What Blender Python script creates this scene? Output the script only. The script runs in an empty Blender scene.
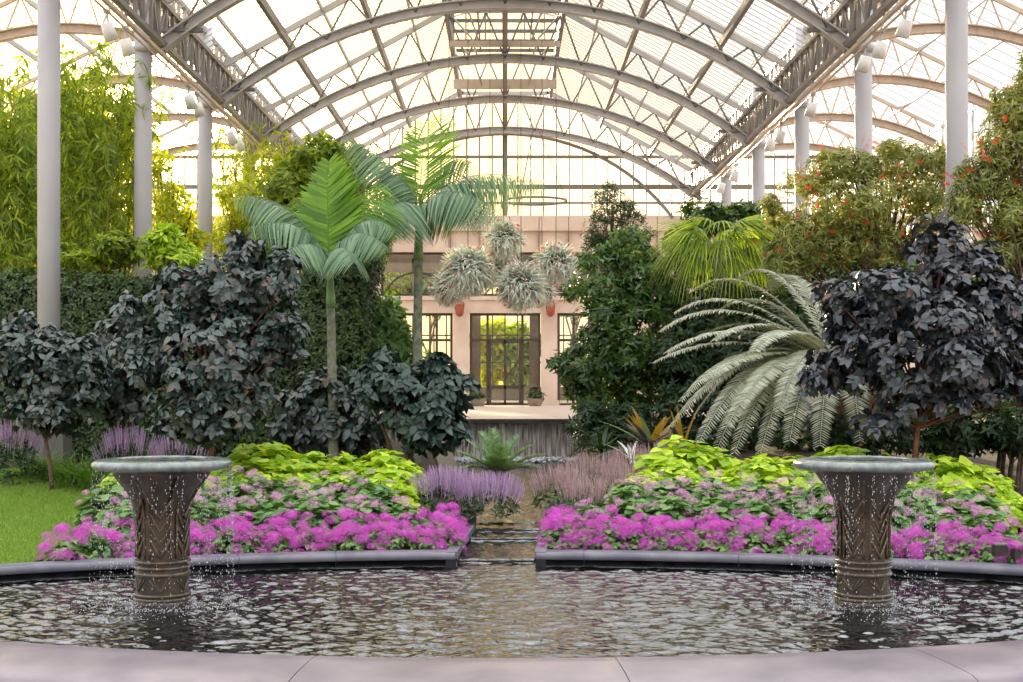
import bpy, math, random
import numpy as np
from mathutils import Vector
rng = np.random.default_rng(7)
random.seed(7)
SC = bpy.context.scene
COL = SC.collection
PI = math.pi
F, CX, HY, CZ = 1400.0, 505.0, 376.0, 2.0      # focal length in px, vanishing point, eye height over the water

def W(px, py, Y):
    return np.array([(px - CX) * Y / F, Y, CZ - (py - HY) * Y / F])
def wx(px, Y): return (px - CX) * Y / F
def wz(py, Y): return CZ - (py - HY) * Y / F

# ---------------------------------------------------------------- mesh buffer
class Buf:
    def __init__(s): s.V = []; s.Fc = []; s.n = 0
    def add(s, V, *Fs):
        V = np.asarray(V, dtype=np.float64).reshape(-1, 3)
        for f in Fs:
            f = np.asarray(f, dtype=np.int64)
            if f.size: s.Fc.append(f + s.n)
        s.V.append(V); s.n += len(V)
        return s
    def join(s, o):
        for f in o.Fc: s.Fc.append(f + s.n)
        s.V += o.V; s.n += o.n
        return s
    def mesh(s, name, mat, off=(0, 0, 0), smooth=True):
        me = bpy.data.meshes.new(name)
        V = (np.concatenate(s.V) - np.array(off)).astype(np.float32)
        me.vertices.add(len(V)); me.vertices.foreach_set('co', V.ravel())
        loops = np.concatenate([f.ravel() for f in s.Fc]).astype(np.int32)
        tot = np.concatenate([np.full(len(f), f.shape[1]) for f in s.Fc])
        st = np.concatenate([[0], np.cumsum(tot)[:-1]]).astype(np.int32)
        me.loops.add(len(loops)); me.loops.foreach_set('vertex_index', loops)
        me.polygons.add(len(tot)); me.polygons.foreach_set('loop_start', st)
        me.update(calc_edges=True)
        me.polygons.foreach_set('use_smooth', np.full(len(tot), smooth, dtype=bool))
        me.materials.append(mat)
        return me

ORG = {}
def mk(name, buf, mat, parent=None, smooth=True, label=None, cat=None, group=None, kind=None, origin=None):
    off = ORG[parent.name] if parent is not None else (origin if origin is not None else (0, 0, 0))
    o = bpy.data.objects.new(name, buf.mesh(name, mat, off, smooth))
    COL.objects.link(o)
    if parent is not None: o.parent = parent
    else: o.location = off
    ORG[o.name] = np.array(off, dtype=float)
    tag(o, label, cat, group, kind)
    return o
def tag(o, label=None, cat=None, group=None, kind=None):
    if label: o['label'] = label
    if cat: o['category'] = cat
    if group: o['group'] = group
    if kind: o['kind'] = kind
    return o
def thing(name, label, cat, loc, group=None):
    o = bpy.data.objects.new(name, None); COL.objects.link(o)
    o.location = tuple(float(v) for v in loc); o.empty_display_size = .1
    ORG[o.name] = np.array(loc, dtype=float)
    return tag(o, label, cat, group)
def dup(root, loc, label=None, rotz=0, scale=1, group=None):
    r = root.copy(); COL.objects.link(r); r.location = tuple(float(v) for v in loc)
    r.rotation_euler = (0, 0, rotz); r.scale = (scale,) * 3
    if label: r['label'] = label
    if group: r['group'] = group
    for ch in list(root.children):
        c = ch.copy(); COL.objects.link(c); c.parent = r
        for g in ch.children:
            d = g.copy(); COL.objects.link(d); d.parent = c
    return r

# ---------------------------------------------------------------- primitives
BF = np.array([[0, 1, 3, 2], [4, 6, 7, 5], [0, 4, 5, 1], [2, 3, 7, 6], [0, 2, 6, 4], [1, 5, 7, 3]])
def box(b, x0, x1, y0, y1, z0, z1):
    V = [(x, y, z) for x in (x0, x1) for y in (y0, y1) for z in (z0, z1)]
    return b.add(V, BF)
def unit(v):
    v = np.asarray(v, float); return v / (np.linalg.norm(v, axis=-1, keepdims=True) + 1e-9)
def beam(b, p0, p1, w, h, up=(0, 0, 1)):
    p0 = np.asarray(p0, float); p1 = np.asarray(p1, float)
    d = unit(p1 - p0); s = np.cross(d, up)
    if np.linalg.norm(s) < 1e-3: s = np.cross(d, (1, 0, 0))
    s = unit(s); u = np.cross(s, d)
    V = [p + s * a * w / 2 + u * c * h / 2 for p in (p0, p1) for a in (-1, 1) for c in (-1, 1)]
    return b.add(V, BF)
def tube(b, pts, r, n=6, caps=True):
    P = np.asarray(pts, float); m = len(P)
    r = np.full(m, r) if np.isscalar(r) else np.asarray(r, float)
    T = np.gradient(P, axis=0); T = unit(T)
    ref = np.array([0.0, 0, 1]) if abs(T[:, 2]).mean() < .8 else np.array([0.0, 1, 0])
    A = unit(np.cross(T, ref)); B = np.cross(T, A)
    th = np.arange(n) * 2 * PI / n
    V = P[:, None] + r[:, None, None] * (A[:, None] * np.cos(th)[None, :, None] + B[:, None] * np.sin(th)[None, :, None])
    i = np.arange(m - 1)[:, None] * n; j = np.arange(n)[None]; k = (j + 1) % n
    Fq = np.stack([i + j, i + k, i + n + k, i + n + j], -1).reshape(-1, 4)
    caps_f = [np.array([[*range(n)][::-1]]), np.array([[*range((m - 1) * n, m * n)]])] if caps else []
    return b.add(V.reshape(-1, 3), Fq, *caps_f)
def lathe(b, prof, c=(0, 0, 0), n=40, fn=None, close=True):
    prof = np.asarray(prof, float); m = len(prof)
    th = np.arange(n) * 2 * PI / n
    R = np.repeat(prof[:, 0:1], n, 1); Z = np.repeat(prof[:, 1:2], n, 1)
    if fn is not None: R = fn(R, Z, th[None])
    V = np.stack([c[0] + R * np.cos(th), c[1] + R * np.sin(th), c[2] + Z], -1)
    i = np.arange(m - 1)[:, None] * n; j = np.arange(n)[None]; k = (j + 1) % n
    Fq = np.stack([i + j, i + k, i + n + k, i + n + j], -1).reshape(-1, 4)
    b.add(V.reshape(-1, 3), Fq)
    if close:
        b.Fc.append(np.array([[*range(n)][::-1]]) + b.n - m * n)
        b.Fc.append(np.array([[*range((m - 1) * n, m * n)]]) + b.n - m * n)
    return b
def bez(a, c, e, n):
    t = np.linspace(0, 1, n)[:, None]
    a, c, e = (np.asarray(v, float) for v in (a, c, e))
    return (1 - t) ** 2 * a + 2 * t * (1 - t) * c + t * t * e
def grid(b, X, Y, Z):
    h, w = X.shape
    V = np.stack([X, Y, Z], -1).reshape(-1, 3)
    i = (np.arange(h - 1)[:, None] * w + np.arange(w - 1)[None]).ravel()
    return b.add(V, np.stack([i, i + 1, i + w + 1, i + w], -1))

# ---------------------------------------------------------------- leaves
def leaf_t(W_=.4, seg=3, droop=.25, fold=.12, shape='ovate'):
    t = np.linspace(0, 1, seg + 1)
    if shape == 'ovate': w = W_ / 2 * np.sin(PI * t ** .75) ** .8; w[0] = .02
    elif shape == 'lance': w = W_ / 2 * np.sin(PI * np.clip(t * .94 + .06, 0, 1)) ** .7
    elif shape == 'strap': w = W_ / 2 * (1 - t ** 3)
    else: w = W_ / 2 * np.sin(PI * np.clip(t * .8 + .12, 0, 1)) ** .5
    w = np.maximum(w, .004)
    z = -droop * t ** 2
    V = np.stack([np.stack([t, -w, z + fold * w * 2], -1), np.stack([t, 0 * t, z], -1), np.stack([t, w, z + fold * w * 2], -1)], 1).reshape(-1, 3)
    Fs = []
    for i in range(seg):
        a = 3 * i
        Fs += [[a, a + 3, a + 4, a + 1], [a + 1, a + 4, a + 5, a + 2]]
    return V, np.array(Fs)
def round_t(n=8, cup=.15):
    th = np.arange(n) * 2 * PI / n
    V = [(0.5, 0, -cup)] + [(.5 + .5 * math.cos(a), .5 * math.sin(a), 0) for a in th]
    return np.array(V), np.array([[0, 1 + i, 1 + (i + 1) % n] for i in range(n)])
def scatter(b, T, P, D, N, S):
    """copies template T (leaf along +x, up +z) at points P, along D, facing N, scaled S"""
    V, Fc = T
    P = np.asarray(P, float); D = unit(D); m = len(P)
    Yv = unit(np.cross(N, D)); Z = np.cross(D, Yv)
    S = np.broadcast_to(np.asarray(S, float), (m,))
    if m == 0: return b
    R = np.stack([D, Yv, Z], 1)                       # m,3,3 rows
    X = P[:, None] + S[:, None, None] * np.einsum('vk,mkj->mvj', V, R)
    k = len(V)
    Fa = (Fc[None] + (np.arange(m) * k)[:, None, None]).reshape(-1, Fc.shape[1])
    return b.add(X.reshape(-1, 3), Fa)
def rdir(n):
    return unit(rng.normal(size=(n, 3)))
def blob_points(blobs, n, shell=.55):
    """points in the outer shell of ellipsoids (cx,cy,cz,rx,ry,rz); returns points and outward directions"""
    Bl = np.array(blobs, float)
    wgt = Bl[:, 3] * Bl[:, 5]; wgt = wgt / wgt.sum()
    idx = rng.choice(len(Bl), n, p=wgt)
    o = rdir(n); r = shell + (1 - shell) * rng.random(n) ** .6
    r *= 1 + .08 * np.sin(o[:, 0] * 5 + idx) + .07 * np.sin(o[:, 2] * 7 + idx * 2)
    P = Bl[idx, :3] + o * r[:, None] * Bl[idx, 3:]
    out = unit(o / Bl[idx, 3:])
    return P, out
def pxblobs(lst, Y, dr=.85):
    """(px,py,rx_px,ry_px[,dY]) -> world ellipsoids with their own depth"""
    r = []
    for q in lst:
        yy = Y + (q[4] if len(q) > 4 else 0)
        c = W(q[0], q[1], yy); s = yy / F
        r.append((c[0], c[1], c[2], q[2] * s, max(q[2], q[3]) * s * dr, q[3] * s))
    return r
def whorls(b, T, P, out, k, L, droop=.35, upb=.5, spread=.9, jit=.35):
    """k leaves round each twig end"""
    n = len(P)
    a = unit(out * .7 + np.array([0, 0, upb]))
    ref = rdir(n); u = unit(np.cross(a, ref)); v = np.cross(a, u)
    ph = rng.random(n) * 6.28
    for i in range(k):
        t = ph + i * 2 * PI / k + rng.normal(size=n) * .25
        rad = u * np.cos(t)[:, None] + v * np.sin(t)[:, None]
        d = unit(rad * spread + a * (.25 + .3 * rng.random((n, 1))) + np.array([0, 0, -droop]) + rng.normal(size=(n, 3)) * jit * .4)
        nn = a + rng.normal(size=(n, 3)) * .18
        s = L * (.65 + .6 * rng.random(n))
        scatter(b, T, P + rng.normal(size=(n, 3)) * L * .12, d, nn, s)
    return b

# ---------------------------------------------------------------- materials
def lin(c):
    c = [v / 255 for v in c]
    return tuple(v / 12.92 if v <= .04045 else ((v + .055) / 1.055) ** 2.4 for v in c) + (1,)
def newmat(name):
    m = bpy.data.materials.new(name); m.use_nodes = True
    nt = m.node_tree; nt.nodes.clear()
    out = nt.nodes.new('ShaderNodeOutputMaterial')
    return m, nt, out
def N(nt, t, **k):
    n = nt.nodes.new(t)
    for a, v in k.items(): setattr(n, a, v)
    return n
def leafmat(name, c1, c2, rough=.45, trans=.3, tcol=None, spec=.5, c3=None):
    m, nt, out = newmat(name); L = nt.links.new
    g = N(nt, 'ShaderNodeNewGeometry'); r = N(nt, 'ShaderNodeValToRGB')
    r.color_ramp.elements[0].color = lin(c1); r.color_ramp.elements[1].color = lin(c2)
    if c3: e = r.color_ramp.elements.new(.84); e.color = lin(c2); r.color_ramp.elements[-1].color = lin(c3)
    L(g.outputs['Random Per Island'], r.inputs[0])
    p = N(nt, 'ShaderNodeBsdfPrincipled'); p.inputs['Roughness'].default_value = rough
    p.inputs['Specular IOR Level'].default_value = spec
    L(r.outputs[0], p.inputs['Base Color'])
    t = N(nt, 'ShaderNodeBsdfTranslucent')
    if tcol: t.inputs[0].default_value = lin(tcol)
    else:
        mx = N(nt, 'ShaderNodeMix', data_type='RGBA', blend_type='MULTIPLY'); mx.inputs[0].default_value = 1
        L(r.outputs[0], mx.inputs[6]); mx.inputs[7].default_value = (1.6, 1.5, .6, 1); L(mx.outputs[2], t.inputs[0])
    s = N(nt, 'ShaderNodeMixShader'); s.inputs[0].default_value = trans
    L(p.outputs[0], s.inputs[1]); L(t.outputs[0], s.inputs[2]); L(s.outputs[0], out.inputs[0])
    return m
def stone(name, c1, c2, scale=8, rough=.6, bump=.2, metal=0, detail=6, coat=0, c3=None):
    m, nt, out = newmat(name); L = nt.links.new
    tc = N(nt, 'ShaderNodeTexCoord'); n = N(nt, 'ShaderNodeTexNoise'); n.inputs['Scale'].default_value = scale; n.inputs['Detail'].default_value = detail
    L(tc.outputs['Object'], n.inputs['Vector'])
    r = N(nt, 'ShaderNodeValToRGB'); r.color_ramp.elements[0].position = .35; r.color_ramp.elements[1].position = .65
    r.color_ramp.elements[0].color = lin(c1); r.color_ramp.elements[1].color = lin(c2)
    if c3: e = r.color_ramp.elements.new(.72); e.color = lin(c3)
    L(n.outputs[0], r.inputs[0])
    p = N(nt, 'ShaderNodeBsdfPrincipled'); p.inputs['Roughness'].default_value = rough; p.inputs['Metallic'].default_value = metal
    p.inputs['Coat Weight'].default_value = coat; p.inputs['Coat Roughness'].default_value = .08
    L(r.outputs[0], p.inputs['Base Color'])
    if bump:
        n2 = N(nt, 'ShaderNodeTexNoise'); n2.inputs['Scale'].default_value = scale * 6; L(tc.outputs['Object'], n2.inputs['Vector'])
        bp = N(nt, 'ShaderNodeBump'); bp.inputs['Strength'].default_value = bump; bp.inputs['Distance'].default_value = .01
        L(n2.outputs[0], bp.inputs['Height']); L(bp.outputs[0], p.inputs['Normal'])
    L(p.outputs[0], out.inputs[0])
    return m
def glass(name, dirt=.12, tint=(1, 1, 1)):
    m, nt, out = newmat(name); L = nt.links.new
    t = N(nt, 'ShaderNodeBsdfTransparent'); t.inputs[0].default_value = (*tint, 1)
    g = N(nt, 'ShaderNodeBsdfGlossy'); g.inputs['Roughness'].default_value = .05
    lw = N(nt, 'ShaderNodeLayerWeight'); lw.inputs[0].default_value = .5      # two-sided thin pane: same reflection from either face
    pw_ = N(nt, 'ShaderNodeMath', operation='POWER'); L(lw.outputs['Facing'], pw_.inputs[0]); pw_.inputs[1].default_value = 5
    f = N(nt, 'ShaderNodeMath', operation='MULTIPLY_ADD'); L(pw_.outputs[0], f.inputs[0]); f.inputs[1].default_value = .5; f.inputs[2].default_value = .03
    s = N(nt, 'ShaderNodeMixShader'); L(f.outputs[0], s.inputs[0]); L(t.outputs[0], s.inputs[1]); L(g.outputs[0], s.inputs[2])
    d = N(nt, 'ShaderNodeBsdfTranslucent'); d.inputs[0].default_value = (.9, .9, .9, 1)
    s2 = N(nt, 'ShaderNodeMixShader'); s2.inputs[0].default_value = dirt
    L(s.outputs[0], s2.inputs[1]); L(d.outputs[0], s2.inputs[2]); L(s2.outputs[0], out.inputs[0])
    return m

M = {}
M['dark'] = leafmat('dark_leaf', (34, 47, 42), (70, 86, 80), rough=.33, trans=.08, spec=.8, c3=(96, 78, 66))
M['darkR'] = leafmat('dark_purple_leaf', (32, 37, 44), (60, 68, 76), rough=.33, trans=.08, spec=.8, c3=(96, 72, 66))
M['darkG'] = leafmat('dark_green_leaf', (28, 46, 40), (66, 88, 78), rough=.4, trans=.1, spec=.6)
M['camellia'] = leafmat('mid_green_leaf', (38, 66, 30), (92, 125, 52), rough=.4, trans=.25)
M['deep'] = leafmat('deep_green_leaf', (26, 46, 24), (58, 84, 42), rough=.5, trans=.2)
M['lime'] = leafmat('lime_leaf', (130, 170, 36), (208, 226, 74), rough=.5, trans=.35)
M['geran'] = leafmat('geranium_leaf', (66, 106, 54), (136, 170, 100), rough=.5, trans=.25)
M['bamboo'] = leafmat('bamboo_leaf', (104, 128, 26), (196, 200, 58), rough=.45, trans=.5)
M['bambooG'] = leafmat('bamboo_leaf_green', (80, 112, 30), (168, 184, 56), rough=.45, trans=.45)
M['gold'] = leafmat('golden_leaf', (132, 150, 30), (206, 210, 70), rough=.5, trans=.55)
M['culm'] = stone('culm', (96, 104, 48), (134, 132, 66), 3, .5, 0)
M['hedge'] = leafmat('hedge_leaf', (36, 56, 26), (84, 108, 46), rough=.5, trans=.2)
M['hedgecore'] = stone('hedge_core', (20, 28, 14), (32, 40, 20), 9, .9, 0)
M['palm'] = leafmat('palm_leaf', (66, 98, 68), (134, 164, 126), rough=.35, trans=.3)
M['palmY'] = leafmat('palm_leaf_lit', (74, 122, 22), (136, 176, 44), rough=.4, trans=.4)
M['fan'] = leafmat('strap_palm', (96, 126, 38), (176, 192, 70), rough=.4, trans=.4)
M['cycad'] = leafmat('silver_cycad', (132, 138, 118), (200, 200, 178), rough=.4, trans=.12, spec=.5)
M['cycG'] = leafmat('green_cycad', (76, 108, 66), (150, 178, 124), rough=.35, trans=.2)
M['brom'] = leafmat('bromeliad_dark', (52, 50, 62), (120, 116, 128), rough=.3, trans=.1)
M['bromO'] = leafmat('bromeliad_orange', (176, 84, 40), (150, 150, 56), rough=.35, trans=.4)
M['brush'] = leafmat('bottlebrush_leaf', (92, 108, 50), (168, 168, 92), rough=.5, trans=.35)
M['brushR'] = leafmat('bottlebrush_red', (190, 50, 30), (232, 96, 62), rough=.6, trans=.3)
M['grassy'] = leafmat('fern_leaf', (62, 104, 34), (122, 158, 58), rough=.5, trans=.35)
M['blade'] = leafmat('lawn_blade', (92, 124, 30), (140, 166, 54), rough=.6, trans=.25)
M['mag'] = leafmat('magenta_petal', (216, 62, 196), (246, 128, 230), rough=.6, trans=.3, tcol=(205, 70, 190))
M['pink'] = leafmat('pink_petal', (236, 150, 212), (252, 204, 238), rough=.6, trans=.3, tcol=(235, 150, 210))
M['salmon'] = leafmat('salmon_petal', (226, 130, 140), (245, 180, 178), rough=.6, trans=.3, tcol=(240, 160, 160))
M['spike'] = leafmat('lavender_spike', (146, 108, 160), (222, 192, 234), rough=.6, trans=.2)
M['spikeB'] = leafmat('mauve_spike', (156, 118, 130), (218, 190, 194), rough=.6, trans=.2)
M['silver'] = leafmat('silver_strap', (176, 184, 172), (238, 240, 232), rough=.5, trans=.1)
M['tulip'] = leafmat('rose_bract', (178, 58, 92), (220, 100, 130), rough=.6, trans=.2)
M['bark'] = stone('bark', (74, 56, 44), (112, 88, 70), 14, .85, .5)
M['stemR'] = stone('red_stem', (92, 52, 36), (128, 76, 52), 10, .7, .2)
M['palmtrunk'] = stone('palm_trunk', (96, 104, 82), (142, 140, 118), 12, .75, .3)
M['shaft'] = stone('crownshaft', (98, 128, 70), (130, 158, 92), 5, .45, 0)
M['steel'] = stone('painted_steel', (172, 167, 164), (186, 181, 178), 2, .5, 0)
M['steelD'] = stone('dark_steel', (112, 107, 104), (130, 125, 121), 2, .5, 0)
M['steelT'] = stone('tan_steel', (180, 160, 140), (196, 176, 156), 2, .5, 0)
M['post'] = stone('column_paint', (172, 168, 170), (182, 178, 180), 1, .55, 0)
M['white'] = stone('lamp_white', (225, 222, 218), (238, 236, 232), 2, .4, 0)
M['lens'] = stone('lamp_lens', (120, 122, 126), (150, 150, 154), 2, .1, 0)
M['bar'] = stone('glazing_bar', (176, 176, 176), (192, 192, 192), 2, .5, 0)
M['wallst'] = stone('limestone', (214, 190, 170), (228, 206, 188), 1.2, .8, .1)
M['wallj'] = stone('joint', (120, 98, 86), (130, 108, 94), 2, .9, 0)
M['frame'] = stone('bronze_frame', (62, 54, 46), (78, 68, 58), 3, .5, 0)
M['terr'] = stone('terrace_stone', (176, 156, 144), (196, 176, 164), 3, .4, .1)
M['edge'] = stone('dark_edge', (44, 38, 34), (62, 54, 48), 6, .5, .2)
M['soil'] = stone('mulch', (46, 36, 26), (74, 58, 42), 20, .95, .8)
M['lawnb'] = stone('lawn_base', (84, 112, 34), (106, 136, 44), 5, .9, .4)
M['cope'] = stone('front_coping_granite', (108, 99, 106), (134, 122, 127), 2.2, .34, .12, c3=(146, 132, 130))
M['copeB'] = stone('back_coping_slate', (96, 94, 104), (120, 117, 127), 4, .45, .15)
M['inner'] = stone('wet_black_wall', (14, 14, 18), (30, 30, 36), 7, .15, .1)
M['pave'] = stone('paving', (150, 122, 100), (186, 160, 138), 12, .8, .3)
M['glass'] = glass('roof_glass', .05)
M['wglass'] = glass('window_glass', .02, (.94, .95, .93))
M['wire'] = stone('wire', (60, 56, 52), (72, 68, 64), 2, .5, 0)
M['lantern'] = stone('copper_lantern', (150, 78, 58), (190, 104, 80), 5, .4, 0, metal=.3)
M['terra'] = stone('planter', (150, 136, 124), (170, 156, 142), 6, .8, .2)
M['glaze'] = stone('fountain_glaze', (28, 18, 9), (64, 43, 22), 7, .35, .5, coat=.4, c3=(52, 66, 48))
M['rimst'] = stone('fountain_rim', (84, 94, 94), (126, 134, 130), 9, .25, .1, coat=.5, c3=(104, 98, 84))
M['relief'] = stone('fountain_relief', (50, 36, 20), (92, 74, 48), 14, .35, .2, coat=.4)
M['hall'] = stone('hall_floor', (150, 134, 112), (168, 150, 126), 2, .3, 0)

def water_mat(name, base=(12, 12, 10), rough=.03, nscale=8, bump=.35, spec=.5, ior=2.5):
    m, nt, out = newmat(name); L = nt.links.new
    p = N(nt, 'ShaderNodeBsdfPrincipled'); p.inputs['Base Color'].default_value = lin(base)
    p.inputs['Roughness'].default_value = rough; p.inputs['IOR'].default_value = ior
    tc = N(nt, 'ShaderNodeTexCoord'); n = N(nt, 'ShaderNodeTexNoise'); n.inputs['Scale'].default_value = nscale; n.inputs['Detail'].default_value = 2
    mp = N(nt, 'ShaderNodeMapping'); mp.inputs['Scale'].default_value = (.6, 2.2, 1); L(tc.outputs['Object'], mp.inputs[0]); L(mp.outputs[0], n.inputs['Vector'])
    bp = N(nt, 'ShaderNodeBump'); bp.inputs['Strength'].default_value = bump; bp.inputs['Distance'].default_value = .02
    L(n.outputs[0], bp.inputs['Height']); L(bp.outputs[0], p.inputs['Normal']); L(p.outputs[0], out.inputs[0])
    return m
M['water'] = water_mat('pool_water')
M['stream'] = water_mat('stream_water', (22, 22, 14), .05, 10, .5)
m, nt, out = newmat('clear_drops')
p = N(nt, 'ShaderNodeBsdfPrincipled'); p.inputs['Base Color'].default_value = (.95, .96, 1, 1); p.inputs['Roughness'].default_value = .12
p.inputs['Transmission Weight'].default_value = .45; p.inputs['IOR'].default_value = 1.33
nt.links.new(p.outputs[0], out.inputs[0]); M['drop'] = m
# falling sheet of water on the weir: stone brown seen through vertical streaks of white water
m, nt, out = newmat('weir_sheet')
tc = N(nt, 'ShaderNodeTexCoord'); mp = N(nt, 'ShaderNodeMapping'); mp.inputs['Scale'].default_value = (14, 1, 1.2)
n = N(nt, 'ShaderNodeTexNoise'); n.inputs['Scale'].default_value = 1.6; n.inputs['Detail'].default_value = 6
r = N(nt, 'ShaderNodeValToRGB'); r.color_ramp.elements[0].position = .38; r.color_ramp.elements[1].position = .72
r.color_ramp.elements[0].color = lin((120, 102, 90)); r.color_ramp.elements[1].color = lin((216, 210, 206))
p = N(nt, 'ShaderNodeBsdfPrincipled'); p.inputs['Roughness'].default_value = .15
for a, b_ in ((tc.outputs['Object'], mp.inputs[0]), (mp.outputs[0], n.inputs['Vector']), (n.outputs[0], r.inputs[0]), (r.outputs[0], p.inputs['Base Color']), (p.outputs[0], out.inputs[0])): nt.links.new(a, b_)
M['weir'] = m

# ================================================================ SETTING
BAY = 5.65
RY = [16.0, 21.7, 27.35, 33.0, 38.65, 44.3, 49.9]
YE = 50.3
hc = lambda h: h + CZ

# ground: earth rising gently from the pool, with the channel cut through it
def G(x, y):
    t = np.clip((np.asarray(y, float) - 15) / 6, 0, 1); t2 = np.clip((np.asarray(y, float) - 21) / 10, 0, 1)
    return .12 + .36 * t + .52 * t2
def chan(y):
    y = np.asarray(y, float)
    l = np.interp(y, [14, 14.66, 17.6, 24, 31, 40], [-.52, -.50, -.36, -.9, -1.7, -1.7])
    r = np.interp(y, [14, 14.66, 17.6, 24, 31, 40], [.30, .31, .50, 1.3, 2.5, 2.5])
    return l, r
RBK, CBK = 11.0, 3.66       # back wall arc
RFR, CFR = 10.6, 19.82      # front wall arc
yb = lambda x, R=RBK: CBK + np.sqrt(R * R - np.asarray(x, float) ** 2)
yf = lambda x, R=RFR: CFR - np.sqrt(R * R - np.asarray(x, float) ** 2)
def ground_side(sgn):
    b = Buf(); ys = np.concatenate([np.linspace(0, 1, 40)]); us = np.linspace(0, 1, 30)
    U, T_ = np.meshgrid(us, ys)
    Y = 0 * U; X = 0 * U
    yl = 15.0 + (31.3 - 15.0) * T_
    l, r = chan(yl); e = (l if sgn < 0 else r) + sgn * .06
    X = e + (sgn * 9.0 - e) * U ** 1.3
    y0 = yb(np.clip(X, -9.0, 9.0), RBK + .25) + .0
    Y = y0 + (31.3 - y0) * T_
    l, r = chan(Y); e = (l if sgn < 0 else r) + sgn * .06
    X = e + (sgn * 9.0 - e) * U ** 1.3
    return grid(b, X, Y, G(X, Y))
for s, nm in ((-1, 'left'), (1, 'right')):
    mk('ground', ground_side(s), M['soil'], kind='structure')
b = Buf()
for x0, x1, y0, y1 in ((-60, -8.9, -10, 80), (8.9, 60, -10, 80), (-8.9, 8.9, -10, 9.6), (-8.9, -6, 9.6, 12.5), (6, 8.9, 9.6, 12.5), (-8.9, 8.9, 50, 80)):
    z = .02 if y1 < 30 else .1
    X, Y = np.meshgrid(np.linspace(x0, x1, 24), np.linspace(y0, y1, 60)); grid(b, X, Y, G(X, Y) - (.1 if x0 > -9 else 0))
mk('floor', b, M['pave'], kind='structure')
# lawn
b = Buf()
def lawn_edge(y): return np.interp(y, [12, 14, 15, 21.3, 22.5], [-4.9, -4.75, -4.6, -6.15, -6.5])
X0 = np.linspace(0, 1, 40); T_ = np.linspace(0, 1, 40); U, T_ = np.meshgrid(X0, T_)
Y = 12.5 + 9.4 * T_
X = lawn_edge(Y) - U * 5
ylo = yb(np.clip(X, -10.9, 10.9), RBK + .28)
Y = ylo + (21.9 - ylo) * T_; X = lawn_edge(Y) - U * 5
grid(b, X, Y, G(X, Y) + .015)
lawn = mk('lawn', b, M['lawnb'], kind='structure')
n = 60000
y = 13.4 + 8.5 * rng.random(n); x = lawn_edge(y) - rng.random(n) ** 1 * 2.6
ok = y > yb(np.clip(x, -10.9, 10.9), RBK + .3); x, y = x[ok], y[ok]; n = len(x)
P = np.stack([x, y, G(x, y) + .01], -1)
b = Buf(); T = (np.array([(0, -.09, 0), (0, .09, 0), (1, 0, -.25)]), np.array([[0, 1, 2]]))
D = unit(np.stack([rng.normal(size=n) * .5, rng.normal(size=n) * .5, np.ones(n)], -1))
scatter(b, T, P, D, rdir(n) + np.array([0, -.5, .2]), .035 + .03 * rng.random(n))
mk('grass', b, M['blade'], kind='stuff', label='short bright green mown lawn grass at the left edge', cat='grass')

# ---------------------------------------------------------------- pool
xs = np.linspace(-7.1, 7.1, 900); vs = np.linspace(0, 1, 480)
XX, VV = np.meshgrid(xs, vs)
y0, y1 = yf(XX) - .02, yb(XX) + .02
YY = y0 + (y1 - y0) * VV
FX = [(wx(162.5, 12.12), 12.12), (wx(863.5, 12.12), 12.12)]
def wave(X, Y):
    Z = 0 * X
    r_ = np.random.default_rng(3)
    for i in range(34):
        lam = .055 * (1.18 ** (i % 11)) ; a = r_.choice([-1, 1]) * PI / 2 + r_.normal() * .42
        kx, ky = math.cos(a) * 2 * PI / lam, math.sin(a) * 2 * PI / lam
        amp = .019 * lam / math.sqrt(34) * (2.6 if abs(math.sin(a)) > .6 else 1.7)
        Z += amp * np.sin(kx * X + ky * Y + r_.uniform(0, 6.28) + .8 * np.sin(X * 1.7 + i) + .8 * np.sin(Y * 1.3 + i))
    for cx, cy in FX:
        R = np.hypot(X - cx, Y - cy)
        Z += .0062 * np.sin(2 * PI * R / .17 + .6 * np.sin(3 * np.arctan2(Y - cy, X - cx))) * np.exp(-((R - .6) / 1.1) ** 2)
        Z += .003 * np.sin(2 * PI * R / .31) * np.exp(-R / 2.5)
    return Z
b = Buf(); grid(b, XX, YY, wave(XX, YY))
mk('pool_water', b, M['water'], kind='stuff', label='dark rippling water filling the round fountain pool', cat='water')
# basin: one thing with copings, walls and floor
basin = thing('pool_basin', 'wide curved stone fountain pool with pale granite coping', 'pool', (0, 9.2, 0))
def arc_strip(a0, a1, prof, c, sgn, n=40):
    """prof: (radius, z) list swept round centre (0,c)"""
    b = Buf(); a = np.linspace(a0, a1, n)
    Rr = np.array([q[0] for q in prof]); Z = np.array([q[1] for q in prof])
    A, R2 = np.meshgrid(a, Rr); _, Z2 = np.meshgrid(a, Z)
    grid(b, R2 * np.sin(A), c + sgn * R2 * np.cos(A), Z2)
    m_ = len(prof); k0 = b.n; b.add(np.concatenate([b.V[0][0::n], b.V[0][n - 1::n]]), np.array([[*range(m_)]]), np.array([[*range(m_, 2 * m_)][::-1]]))
    return b
pf = [(10.62, -.3), (10.62, .02), (10.585, .1), (10.60, .13), (10.64, .15), (10.8, .152), (11.1, .14), (11.38, .115), (11.44, .09), (11.46, -.05), (11.46, -.3)]
jn = [-.67, -.5, -.345, -.118, .068, .262, .45, .67]
for a, c in zip(jn[:-1], jn[1:]):
    mk('front_coping', arc_strip(a + .0003, c - .0003, pf, CFR, -1, 24), M['cope'], basin)
pb = [(11.0, .075), (10.985, .085), (10.985, .145), (11.0, .15), (11.29, .15), (11.3, .145), (11.3, .0), (11.0, .0)]
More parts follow.
